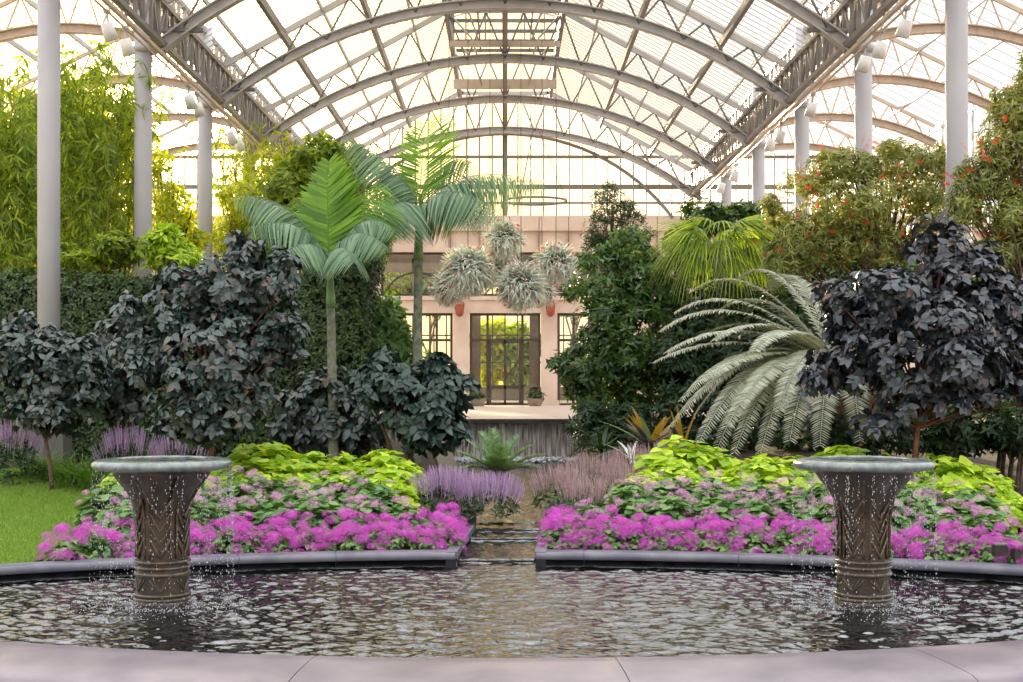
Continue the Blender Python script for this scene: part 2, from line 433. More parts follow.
for side, arr in (('l', [-.70, -.46, -.25, -.16, -.0475]), ('r', [.0297, .075, .22, .33, .5, .70])):
    for a, c in zip(arr[:-1], arr[1:]):
        mk('back_coping', arc_strip(a + .0002, c - .0002, pb, CBK, 1, 16), M['copeB'], basin)
for a, c in ((-.70, -.0455), (.0282, .70)):
    mk('back_wall', arc_strip(a, c, [(11.02, -.3), (11.02, .08), (11.2, .08), (11.2, -.3)], CBK, 1, 40), M['inner'], basin)
b = Buf(); grid(b, *np.meshgrid(np.linspace(-7.3, 7.3, 4), np.linspace(8.5, 15.2, 4)), np.full((4, 4), -.3))
mk('pool_floor', b, M['inner'], basin)
# channel kerbs, cascade steps and stream
casc = thing('stepped_cascade', 'narrow stone channel stepping down between the two flower beds', 'channel', (0, 14.7, 0))
for s in (0, 1):
    b = Buf(); q = [14.66, 15.6, 16.6, 17.6]
    for y_a, y_c in zip(q[:-1], q[1:]):
        ea, ec = chan(y_a)[s], chan(y_c)[s]; w = -.12 if s == 0 else .12
        V = [(x_ + (w if k else 0), yy, z_) for x_, yy in ((ea, y_a), (ec, y_c)) for k in (0, 1) for z_ in (.09, .16)]
        b.add(V, BF)
    mk('side_kerb', b, M['copeB'], casc, smooth=False)
    b = Buf()
    for y_a, y_c in zip(q[:-1], q[1:]):
        ea, ec = chan(y_a)[s], chan(y_c)[s]; w = -.12 if s == 0 else .12; o_ = -.012 if s == 0 else .012
        b.add([(x_ + (w if k else o_), yy, z_) for x_, yy in ((ea, y_a), (ec, y_c)) for k in (0, 1) for z_ in (-.2, .09)], BF)
    mk('kerb_wall', b, M['inner'], casc, smooth=False)
    b = Buf(); q = np.linspace(17.6, 31.2, 12)
    for y_a, y_c in zip(q[:-1], q[1:]):
        ea, ec = chan(y_a)[s], chan(y_c)[s]; w = -.3 if s == 0 else .3
        V = [(x_ + (w if k else 0), yy, z_) for x_, yy in ((ea, y_a), (ec, y_c)) for k in (0, 1) for z_ in (-.2, float(G(0, yy)) + .03)]
        b.add(V, BF)
    mk('bank_wall', b, M['edge'], casc, smooth=False)
for ya, yc, z in ((14.95, 16.6, .04), (16.6, 17.2, .08), (17.2, 17.64, .12), (17.64, 31.0, .14)):
    b = Buf(); nx, ny = 24, int((yc - ya) * (18 if ya < 17.6 else 9)) + 4
    Yg = np.linspace(ya, yc, ny); l, r_ = chan(Yg); U = np.linspace(0, 1, nx)
    X = l[:, None] + (r_ - l)[:, None] * U[None]; Y = np.repeat(Yg[:, None], nx, 1)
    Z = z + .006 * np.sin(X * 23 + 3 * np.sin(Y * 5)) * np.sin(Y * 17) + .004 * np.sin(X * 41 + Y * 9)
    Z[0] = z - .05 if ya < 17.7 else z; Y[0] -= .02
    grid(b, X, Y, Z)
    if ya < 17.6:
        b2 = Buf(); l_, r2 = chan(ya); box(b2, l_ - .02, r2 + .02, ya + .015, ya + .3, -.25, z - .012)
        mk('step', b2, M['inner'], casc, smooth=False)
    mk('water_film', b, M['stream'], casc)
b = Buf(); X, Y = np.meshgrid(np.linspace(-.52, .4, 24), np.linspace(14.6, 15.0, 10)); grid(b, X, Y, wave(X, Y))
mk('water_film', b, M['water'], casc)

# terrace with weir
terr = thing('weir_terrace', 'raised pale stone terrace with a sheet of water falling from its front edge', 'terrace', (0, 31, 1))
b = Buf(); X, Y = np.meshgrid(np.linspace(-9, 9, 10), np.linspace(30.9, YE + .2, 12)); grid(b, X, Y, 1.05 - .1 * (Y - 31) / 19)
mk('paving', b, M['terr'], terr)
b = Buf(); box(b, -9, 9, 30.88, 31.2, .97, 1.045); mk('dark_lip', b, M['edge'], terr, smooth=False)
for x0, x1 in ((-9, -1.7), (2.5, 9)):
    b = Buf(); box(b, x0, x1, 31.15, 31.5, .0, .97); mk('retaining_wall', b, M['edge'], terr, smooth=False)
b = Buf(); X, Z = np.meshgrid(np.linspace(-1.72, 2.52, 160), np.linspace(-.05, .98, 14))
Y = 31.12 + .012 * np.sin(X * 37 + Z) + .01 * np.sin(X * 71) - .06 * (1 - Z); grid(b, X, Y, Z); box(b, -1.72, 2.52, 31.2, 31.5, -.1, .98)
mk('falling_sheet', b, M['weir'], terr)
b = Buf(); box(b, -1.72, 2.52, 31.02, 31.16, .955, .985); mk('white_lip', b, M['drop'], terr, label='white lip of water')
n = 900; P = np.stack([rng.uniform(-1.6, 2.4, n), 31.0 - rng.random(n) ** 2 * 1.1, .15 + .05 * rng.random(n)], -1)
OCT = (np.array([(0, 0, 1), (1, 0, 0), (0, 1, 0), (-1, 0, 0), (0, -1, 0), (0, 0, -1)]) * 1.0, np.array([[0, 1, 2], [0, 2, 3], [0, 3, 4], [0, 4, 1], [5, 2, 1], [5, 3, 2], [5, 4, 3], [5, 1, 4]]))
b = Buf(); scatter(b, OCT, P, rdir(n), rdir(n), .015 + .035 * rng.random(n))
mk('foam', b, M['drop'], kind='stuff', label='white foam where the sheet of water meets the stream', cat='foam')

# ---------------------------------------------------------------- columns
cx_ = [('nearest', 21.7), ('second', 27.35), ('third', 33.0), ('fourth', 38.65), ('fifth', 44.3)]
for sgn, sd in ((-1, 'left'), (1, 'right')):
    for k, (nm, y) in enumerate(cx_):
        if k == 4 and sgn < 0: continue
        t = thing('steel_column', f'round grey painted steel column, {nm} in the row on the {sd} side', 'column', (sgn * 7, y, float(G(0, y))), f'{sd} row of roof columns')
        z0 = float(G(0, y)); b = Buf()
        lathe(b, [(.17, z0 - .1), (.17, hc(8.2))], (sgn * 7 - (.07 if sgn < 0 else 0), y, 0), 20); mk('shaft', b, M['post'], t)
        if sgn < 0 and k == 0:
            b = Buf(); box(b, sgn * 7 - .22, sgn * 7 + .22, y - .22, y + .22, z0 - .1, wz(418, y)); mk('base_casing', b, M['steelD'], t, smooth=False, label='dark square base casing')
        b = Buf(); lathe(b, [(.2, hc(6.3)), (.26, hc(6.34)), (.26, hc(6.42)), (.2, hc(6.46))], (sgn * 7, y, 0), 20); mk('collar', b, M['steel'], t)

# ---------------------------------------------------------------- nave roof
roofx = lambda x: hc(10.2 - (abs(x) - 1.6) * .547)
RA = 10.87; ZA = hc(8.77) - RA
arcz = lambda x: ZA + math.sqrt(RA * RA - x * x)
def ibeam(b, pts, w, h, tf=.03):
    for p, q in zip(pts[:-1], pts[1:]):
        p = np.array(p); q = np.array(q)
        up = np.cross(q - p, (0, 1, 0)); up = up / np.linalg.norm(up)
        if up[2] < 0: up = -up
        e = (q - p) * .01
        beam(b, p - e, q + e, .03, h, up)
        beam(b, p - e + up * h / 2, q + e + up * h / 2, w, tf, up)
        beam(b, p - e - up * h / 2, q + e - up * h / 2, w, tf, up)
ribnames = ['over the near end of the pool', 'above the nearest pair of columns', 'above the second pair of columns', 'above the third pair of columns', 'above the fourth pair of columns', 'above the fifth pair of columns', 'just in front of the glazed end wall']
def rib(y, lab):
    t = thing('roof_truss', 'arched grey steel roof truss ' + lab, 'roof truss', (0, y, hc(6.5)), 'arched trusses of the glass roof')
    xs = np.linspace(-6.75, 6.75, 37)
    b = Buf(); ibeam(b, [(x, y, arcz(x)) for x in xs], .24, .2); mk('bottom_chord', b, M['steel'], t, smooth=False)
    b = Buf()
    for s in (-1, 1): beam(b, (s * 1.5, y, roofx(1.5) - .12), (s * 6.95, y, roofx(6.95) - .12), .09, .14)
    beam(b, (-1.6, y, roofx(1.6) - .12), (1.6, y, roofx(1.6) - .12), .09, .12)
    mk('top_chord', b, M['steel'], t, smooth=False)
    b = Buf(); xb = np.linspace(-6.3, 6.3, 13)
    for i in range(12):
        xm = (xb[i] + xb[i + 1]) / 2
        top = min(roofx(xm) if abs(xm) > 1.6 else roofx(1.6), 99) - .15
        for xe in (xb[i], xb[i + 1]): tube(b, [(xe, y, arcz(xe)), (xm, y, top)], .028, 5)
    mk('lattice_web', b, M['steelD'], t)
    for s in (-1, 1):
        b = Buf(); tube(b, [(s * 6.7, y, hc(6.5)), (s * 7.0, y, hc(6.3))], .09, 6); beam(b, (s * 5.9, y, hc(6.75)), (s * 7, y, hc(6.75)), .1, .08)
        beam(b, (s * 6.9, y, hc(6.4)), (s * 6.9, y, hc(7.4)), .14, .14)
        mk('end_bracket', b, M['steelD'], t)
    return t
for y, l in zip(RY, ribnames): rib(y, l)
for s, sd in ((-1, 'left'), (1, 'right')):
    for x, w, h, nm in ((1.6, .12, .3, 'beside the ridge lantern'), (3.4, .1, .22, 'halfway up the slope'), (5.2, .1, .22, 'low on the slope')):
        b = Buf(); beam(b, (s * x, 15, roofx(x) - .22), (s * x, YE, roofx(x) - .22), w, h); mk('roof_purlin', b, M['steelD'], smooth=False, label=f'long grey steel purlin {nm}, {sd} side of the glass roof', cat='roof beam', group='long purlins of the nave roof')
    t = thing('lattice_girder', f'dense grey lattice girder running along the {sd} row of columns', 'girder', (s * 6.9, 32, hc(6.5)))
    for xo, za, zb in ((6.65, 6.45, 7.25), (7.05, 7.15, 8.1)):
        b = Buf()
        for z in (za, zb): beam(b, (s * xo, 15, hc(z)), (s * xo, YE, hc(z)), .12, .1)
        mk('chord', b, M['steelD'], t, smooth=False)
        b = Buf(); yy = np.arange(15, 50, .565)
        for i, y in enumerate(yy):
            beam(b, (s * xo, y, hc(za)), (s * xo, y, hc(zb)), .07, .07, (0, 1, 0)); 
            a, c = (za, zb) if i % 2 else (zb, za)
            beam(b, (s * xo, y, hc(a)), (s * xo, y + .565, hc(c)), .05, .05, (1, 0, 0))
        mk('lacing', b, M['steelD' if xo < 7 else 'steelT'], t, smooth=False)
    # lighting track with spotlights
    tr = thing('lighting_track', f'slim pale lighting track hung along the {sd} row of columns', 'lighting track', (s * 6.6, 32, hc(6.2)))
    b = Buf(); beam(b, (s * 6.6, 15, hc(6.2)), (s * 6.6, 47, hc(6.2)), .07, .07); beam(b, (s * 6.6, 15, hc(6.05)), (s * 6.6, 47, hc(6.05)), .03, .03); mk('rail', b, M['steelT'], tr, smooth=False)
    b = Buf()
    for y in np.arange(16, 47, 2.825): beam(b, (s * 6.6, y, hc(6.2)), (s * 6.68, y, hc(6.5)), .03, .03)
    mk('hanger', b, M['steelD'], tr)
    # nave roof glass and glazing bars
    b = Buf()
    X = np.array([[s * 1.6, s * 1.6], [s * 7.1, s * 7.1]]); Y = np.array([[14, YE], [14, YE]]); Z = np.array([[roofx(1.6)] * 2, [roofx(7.1)] * 2]); grid(b, X, Y, Z)
    mk('ceiling', b, M['glass'], kind='structure')
    b = Buf()
    for y in np.arange(14.2, YE, .353): beam(b, (s * 1.6, y, roofx(1.6) - .03), (s * 7.1, y, roofx(7.1) - .03), .022, .02)
    for x in (2.5, 4.3, 6.1): beam(b, (s * x, 14, roofx(x) - .1), (s * x, YE, roofx(x) - .1), .05, .1)
    mk('ceiling', b, M['bar'], kind='structure', smooth=False)
    # aisle
    for xa, xb_, zs in ((7.1, 10.3, 1), (10.3, 13.6, -1)):
        za, zb = (8.0, 9.6) if zs > 0 else (9.6, 8.0)
        b = Buf(); grid(b, np.array([[s * xa] * 2, [s * xb_] * 2]), np.array([[14, YE]] * 2), np.array([[hc(za)] * 2, [hc(zb)] * 2])); mk('ceiling', b, M['glass'], kind='structure')
        b = Buf()
        for y in np.arange(14.2, YE, .706): beam(b, (s * xa, y, hc(za) - .03), (s * xb_, y, hc(zb) - .03), .03, .016)
        for q in (.33, .66): beam(b, (s * (xa + (xb_ - xa) * q), 14, hc(za + (zb - za) * q) - .1), (s * (xa + (xb_ - xa) * q), YE, hc(za + (zb - za) * q) - .1), .07, .12)
        mk('ceiling', b, M['bar'], kind='structure', smooth=False)
    for y, l in list(zip(RY, ribnames))[1:]:
        t = thing('aisle_truss', f'small tan arched truss in the {sd} aisle, {l}', 'roof truss', (s * 10.3, y, hc(7.3)), f'arched trusses of the {sd} aisle')
        xs = np.linspace(-3.3, 3.3, 17); za = lambda q: hc(8.2 - .85 * (q / 3.3) ** 2)
        b = Buf(); ibeam(b, [(s * 10.3 + q, y, za(q)) for q in xs], .2, .2); mk('arch', b, M['steelT'], t, smooth=False)
        b = Buf(); tz = lambda q: hc(9.5 - 1.6 * abs(q) / 3.3)
        beam(b, (s * 10.3 - 3.3, y, tz(3.3)), (s * 10.3, y, tz(0)), .08, .1); beam(b, (s * 10.3 + 3.3, y, tz(3.3)), (s * 10.3, y, tz(0)), .08, .1)
        q = np.linspace(-3, 3, 9)
        for i in range(8):
            m_ = (q[i] + q[i + 1]) / 2
            for e in (q[i], q[i + 1]): tube(b, [(s * 10.3 + e, y, za(e)), (s * 10.3 + m_, y, tz(m_))], .025, 5)
        mk('lattice_web', b, M['steelT'], t, smooth=False)
    # outer wall glazing
    b = Buf(); grid(b, np.array([[s * 13.7] * 2] * 2), np.array([[10, 64]] * 2), np.array([[.2] * 2, [hc(8)] * 2])); mk('wall_' + sd, b, M['glass'], kind='structure')
    b = Buf()
    for y in np.arange(10, 64, 1.41): box(b, s * 13.7 - .03, s * 13.7 + .03, y - .03, y + .03, .2, hc(8))
    for z in (1.2, 3.4, 5.6, 7.8, 9.8): box(b, s * 13.7 - .03, s * 13.7 + .03, 10, 64, z - .03, z + .03)
    mk('wall_' + sd, b, M['bar'], kind='structure', smooth=False)
# ridge lantern
t = thing('ridge_lantern', 'raised glazed ridge lantern with louvres along the roof peak', 'roof lantern', (0, 30, hc(10.2)))
b = Buf()
for s in (-1, 1):
    for z in (10.15, 10.95): beam(b, (s * 1.6, 15, hc(z)), (s * 1.6, 43, hc(z)), .12, .12)
    for y in np.arange(15, 43.1, 1.4): box(b, s * 1.6 - .05, s * 1.6 + .05, y - .04, y + .04, hc(10.1), hc(11))
mk('side_frame', b, M['steelD'], t, smooth=False)
b = Buf()
for s in (-1, 1):
    for z in np.linspace(10.3, 10.85, 5): beam(b, (s * 1.62, 15, hc(z)), (s * 1.62, 43, hc(z)), .02, .07)
mk('louvre', b, M['steelT'], t, smooth=False)
b = Buf()
for y in np.arange(15, 43.1, .353):
    for s in (-1, 1): beam(b, (s * 1.6, y, hc(11)), (0, y, hc(11.45)), .04, .04)
for y in np.arange(15, 43.1, 1.88): beam(b, (-1.6, y, hc(10.95)), (1.6, y, hc(10.95)), .1, .14)
beam(b, (0, 15, hc(11.43)), (0, 43, hc(11.43)), .1, .1)
mk('glazing_bars', b, M['steel'], t, smooth=False)
b = Buf()
for s in (-1, 1): grid(b, np.array([[s * 1.6] * 2, [0, 0]]), np.array([[15, 43]] * 2), np.array([[hc(11.02)] * 2, [hc(11.47)] * 2]))
mk('pane', b, M['glass'], t)
b = Buf(); box(b, -1.6, 1.6, 43.6, 43.7, hc(8.95), hc(9.25)); box(b, -1.5, 1.5, 38, 38.1, hc(8.95), hc(9.1)); mk('end_board', b, M['steelT'], t, smooth=False)
b = Buf()
for q in (-1.2, -.6, 0, .6, 1.2): beam(b, (q, 43, hc(10.1)), (q, 43, hc(11.2)), .05, .05, (0, 1, 0))
for y in np.arange(31, 43.2, 1.2): beam(b, (-1.5, y, hc(10.0)), (1.5, y, hc(10.0)), .05, .1)
for s in (-.75, .75): beam(b, (s, 30, hc(10.0)), (s, 43, hc(10.0)), .05, .05)
mk('inner_frame', b, M['steelD'], t, smooth=False)
for y in np.arange(28, 43, 2.825):
    for s in (-1, 1):
        b = Buf(); tube(b, [(s * 1.5, y, hc(10.1)), (s * .95, y, hc(9.5)), (s * .7, y, hc(8.75))], .03, 5); mk('brace', b, M['steel'], t)
b = Buf(); 
for s in (-1, 1): grid(b, np.array([[s * 1.6] * 2, [0, 0]]), np.array([[43.1, YE]] * 2), np.array([[roofx(1.6)] * 2, [roofx(1.6) + .3] * 2]))
mk('ceiling', b, M['glass'], kind='structure')
# centre girder seen end-on
t = thing('centre_girder', 'dark lattice girder running along the middle of the roof', 'girder', (0, 32, hc(8.9)))
b = Buf()
for z in (8.95, 9.9): beam(b, (0, 16, hc(z)), (0, YE, hc(z)), .14, .1)
mk('chord', b, M['steelD'], t, smooth=False)
b = Buf(); yy = np.arange(16, 50, 1.13)
for i, y in enumerate(yy):
    a, c = (8.95, 9.9) if i % 2 else (9.9, 8.95)
    beam(b, (0, y, hc(a)), (0, y + 1.13, hc(c)), .06, .06, (1, 0, 0)); box(b, -.03, .03, y - .03, y + .03, hc(8.95), hc(9.9))
mk('lacing', b, M['steelD'], t, smooth=False)

# spotlights
sp = None
def spot_mesh(loc, label, d):
    t = thing('spotlight', label, 'spotlight', loc, 'spotlights clamped on the lighting tracks')
    p = np.array(loc, float); d = unit(np.array(d, float))
    b = Buf(); tube(b, [p - d * .02 + (0, 0, -.22), p + d * .26 + (0, 0, -.22)], [.1, .12], 12); hs_ = mk('housing', b, M['white'], t)
    b = Buf(); tube(b, [p + d * .261 + (0, 0, -.22), p + d * .27 + (0, 0, -.22)], [.1, .1], 12); mk('lens', b, M['lens'], hs_)
    b = Buf(); beam(b, p, p + d * .1 + (0, 0, -.15), .025, .03); box(b, p[0] - .05, p[0] + .05, p[1] - .05, p[1] + .05, p[2] - .04, p[2] + .02); mk('clamp', b, M['steel'], t)
    return t
ords = ['closest', 'next', 'third', 'fourth', 'fifth', 'sixth', 'seventh', 'eighth']
for i, y in enumerate([23.2, 24.3, 29.2, 30.0, 33.6, 34.6]):
    spot_mesh((-6.6, y, hc(6.05)), f'white cylinder spotlight, {ords[i]} from the camera on the left track', (.25, .35, -1))
for i, y in enumerate([23.0, 24.5, 25.6, 30.0, 33.4, 34.6, 40.0, 42.5]):
    spot_mesh((6.6, y, hc(6.05)), f'white cylinder spotlight, {ords[i]} from the camera on the right track', (-.25, .35, -1))

# ---------------------------------------------------------------- end building
BZ = .93
bx = lambda p: (p - 505.5) * YE / F
bz = lambda q: wz(q, YE)
b = Buf()
box(b, bx(-20), bx(1035), YE, YE + .5, bz(252), bz(216))
box(b, bx(-20), bx(1035), YE - .12, YE + .5, bz(231), bz(216))
box(b, bx(-20), bx(1035), YE, YE + .5, bz(313), bz(296))
box(b, bx(-20), bx(1035), YE - .08, YE + .1, bz(300), bz(296))
for i in range(-5, 7):
    c = 461.5 + 88.3 * i
    box(b, bx(c - 8), bx(c + 8), YE - .06, YE + .5, BZ - .1, bz(300))
    if i not in (0, 1): box(b, bx(c - 8), bx(c + 8), YE - .03, YE + .5, bz(297), bz(250))
    box(b, bx(c - 10), bx(c + 10), YE - .1, YE + .4, BZ - .1, BZ + .2)
box(b, bx(-20), bx(365), YE + .1, YE + .4, BZ - .1, bz(252)); box(b, bx(646), bx(1035), YE + .1, YE + .4, BZ - .1, bz(252))
mk('wall_back', b, M['wallst'], kind='structure', smooth=False)
b = Buf()
for i in range(-12, 30): box(b, bx(451 + 29.5 * i) - .012, bx(451 + 29.5 * i) + .012, YE - .125, YE, bz(251), bz(217))
mk('wall_back', b, M['wallj'], kind='structure', smooth=False)
def window(nm, x0, x1, z0, z1, vs_, hs, arch=False):
    o = Buf(); w = .045; y = YE + .2
    for x in (x0 + w, x1 - w, *vs_): box(o, x - w, x + w, y - .05, y + .05, z0, z1)
    for z in (z0 + w, z1 - w, *hs): box(o, x0, x1, y - .045, y + .045, z - w, z + w)
    if arch:
        c = (x0 + x1) / 2; R = (x1 - x0) / 2 - .2
        for i in range(16):
            a, d = PI * i / 16, PI * (i + 1) / 16
            beam(o, (c + R * math.cos(a), y, z0 + R * .78 * math.sin(a)), (c + R * math.cos(d), y, z0 + R * .78 * math.sin(d)), .07, .08, (0, 1, 0))
    f = mk(nm, o, M['frame'], kind='structure', smooth=False)
    g = Buf(); grid(g, np.array([[x0, x1]] * 2), np.full((2, 2), y + .01), np.array([[z0] * 2, [z1] * 2])); mk('pane', g, M['wglass'], f)
    return f
window('window_1', bx(381), bx(453), bz(296), bz(252), [], [], True)
window('window_2', bx(453), bx(558), bz(296), bz(252), [bx(470), bx(505.5), bx(541)], [bz(274)])
window('window_3', bx(558), bx(629), bz(296), bz(252), [], [], True)
window('window_4', bx(382), bx(453), BZ, bz(313), [bx(398), bx(437)], [bz(340)])
window('window_5', bx(558), bx(629), BZ, bz(313), [bx(574), bx(612)], [bz(340)])
dr = window('door_1', bx(470), bx(541), BZ, bz(313), [bx(488), bx(523)], [bz(340)])
b = Buf()
for c in (bx(505.5),): box(b, c - .04, c + .04, YE + .15, YE + .25, BZ, bz(340))
for z in (bz(341.5), bz(387), BZ + .06): box(b, bx(488), bx(523), YE + .15, YE + .25, z - .06, z + .06)
for x in (bx(490), bx(521)): box(b, x - .06, x + .06, YE + .16, YE + .24, BZ, bz(340))
mk('door_leaf', b, M['frame'], dr, smooth=False)
b = Buf()
for s in (-1, 1): tube(b, [(bx(505.5) + s * .1, YE + .12, 1.9), (bx(505.5) + s * .1, YE + .12, 2.3)], .015, 6)
mk('door_handle', b, M['lantern'], dr)
# hall behind the doors
b = Buf(); X, Y = np.meshgrid(np.linspace(-14, 14, 6), np.linspace(YE + .1, 66, 6)); grid(b, X, Y, X * 0 + BZ); mk('floor', b, M['hall'], kind='structure')
b = Buf(); box(b, -14, 14, YE + .4, YE + 3.0, 6.6, 6.9); mk('ceiling', b, M['wallst'], kind='structure', smooth=False)
b = Buf()
for i in range(-5, 6):
    x = i * 2.6 + 1.3; box(b, x - .22, x + .22, 62, 62.4, BZ, 7.2)
box(b, -14, 14, 62, 62.4, 6.6, 7.4); box(b, -14, 14, 62, 62.3, BZ, 1.5)
mk('wall_far', b, M['frame'], kind='structure', smooth=False)
b = Buf()
for i in range(-5, 6):
    c = i * 2.6
    for k in range(10):
        a, d = PI * k / 10, PI * (k + 1) / 10
        beam(b, (c + 1.1 * math.cos(a), 62.1, 5 + 1.1 * math.sin(a)), (c + 1.1 * math.cos(d), 62.1, 5 + 1.1 * math.sin(d)), .08, .1, (0, 1, 0))
    for x in (c - .55, c, c + .55): box(b, x - .03, x + .03, 62.08, 62.14, 1.5, 6.6)
    for z in (2.6, 3.8, 5.0): box(b, c - 1.1, c + 1.1, 62.08, 62.14, z - .03, z + .03)
mk('window_6', b, M['frame'], kind='structure', smooth=False)
# gable glazing above the building
b = Buf(); gz = [(-7.1, bz(216)), (7.1, bz(216)), (7.1, roofx(7.1)), (1.6, roofx(1.6)), (-1.6, roofx(1.6)), (-7.1, roofx(7.1))]
b.add([(x, YE, z) for x, z in gz], np.array([[0, 1, 2, 3, 4, 5]]))
for s in (-1, 1): b.add([(s * x, YE, z) for x, z in ((7.1, bz(216)), (13.7, bz(216)), (13.7, hc(8)), (10.3, hc(9.6)), (7.1, hc(8)))], np.array([[0, 1, 2, 3, 4]]))
mk('wall_gable', b, M['glass'], kind='structure', smooth=False)
b = Buf()
for i in range(-30, 31):
    x = i * .46; top = roofx(x) if 1.6 < abs(x) < 7.1 else (roofx(1.6) if abs(x) <= 1.6 else hc(8))
    w = .025 if i else .09
    box(b, x - w, x + w, YE - .05, YE + .02, bz(216), top)
for q, w in ((157, .05), (187, .08), (203, .03)): box(b, -13.7, 13.7, YE - .06, YE + .03, bz(q) - w, bz(q) + w)
R = 7.5; z0 = hc(8.68) - R
for i in range(30):
    a0 = -.93 + 1.86 * i / 30; a1 = a0 + .063
    beam(b, (R * math.sin(a0), YE - .1, z0 + R * math.cos(a0)), (R * math.sin(a1), YE - .1, z0 + R * math.cos(a1)), .1, .12, (0, 1, 0))
mk('wall_gable', b, M['steelD'], kind='structure', smooth=False)
# hanging hoop, small box light
b = Buf(); c = W(535, 201, 42); a = np.linspace(0, 2 * PI, 49)
tube(b, np.stack([c[0] + .95 * np.cos(a), c[1] + .95 * np.sin(a), c[2] + 0 * a], -1), .035, 6)
t = thing('hanging_hoop', 'dark steel hoop hung level in front of the glazed end wall', 'hoop', c); mk('hoop', b, M['steelD'], t)
b = Buf()
for k in range(3):
    q = 2 * PI * k / 3; tube(b, [c + (.95 * math.cos(q), .95 * math.sin(q), 0), c + (0, 0, 2.4)], .008, 4)
tube(b, [c + (0, 0, 2.4), (c[0], c[1], arcz(c[0]))], .008, 4); mk('wire', b, M['wire'], t)
# wall lanterns
for px in (459.5, 550.5):
    c = W(px, 309, YE - .35); sd = 'left' if px < 500 else 'right'
    t = thing('wall_lantern', f'small coppery lantern on the pillar {sd} of the glass doors', 'lantern', c)
    b = Buf(); lathe(b, [(.05, -.28), (.14, -.2), (.17, .1), (.17, .16)], c, 6); bd_ = mk('body', b, M['lantern'], t, smooth=False)
    b = Buf(); lathe(b, [(.22, .16), (.1, .3), (.03, .4)], c, 6); mk('cap', b, M['lantern'], bd_, smooth=False)
    b = Buf(); beam(b, c + (0, .02, .36), c + (0, .3, .36), .04, .04); mk('bracket', b, M['frame'], t)
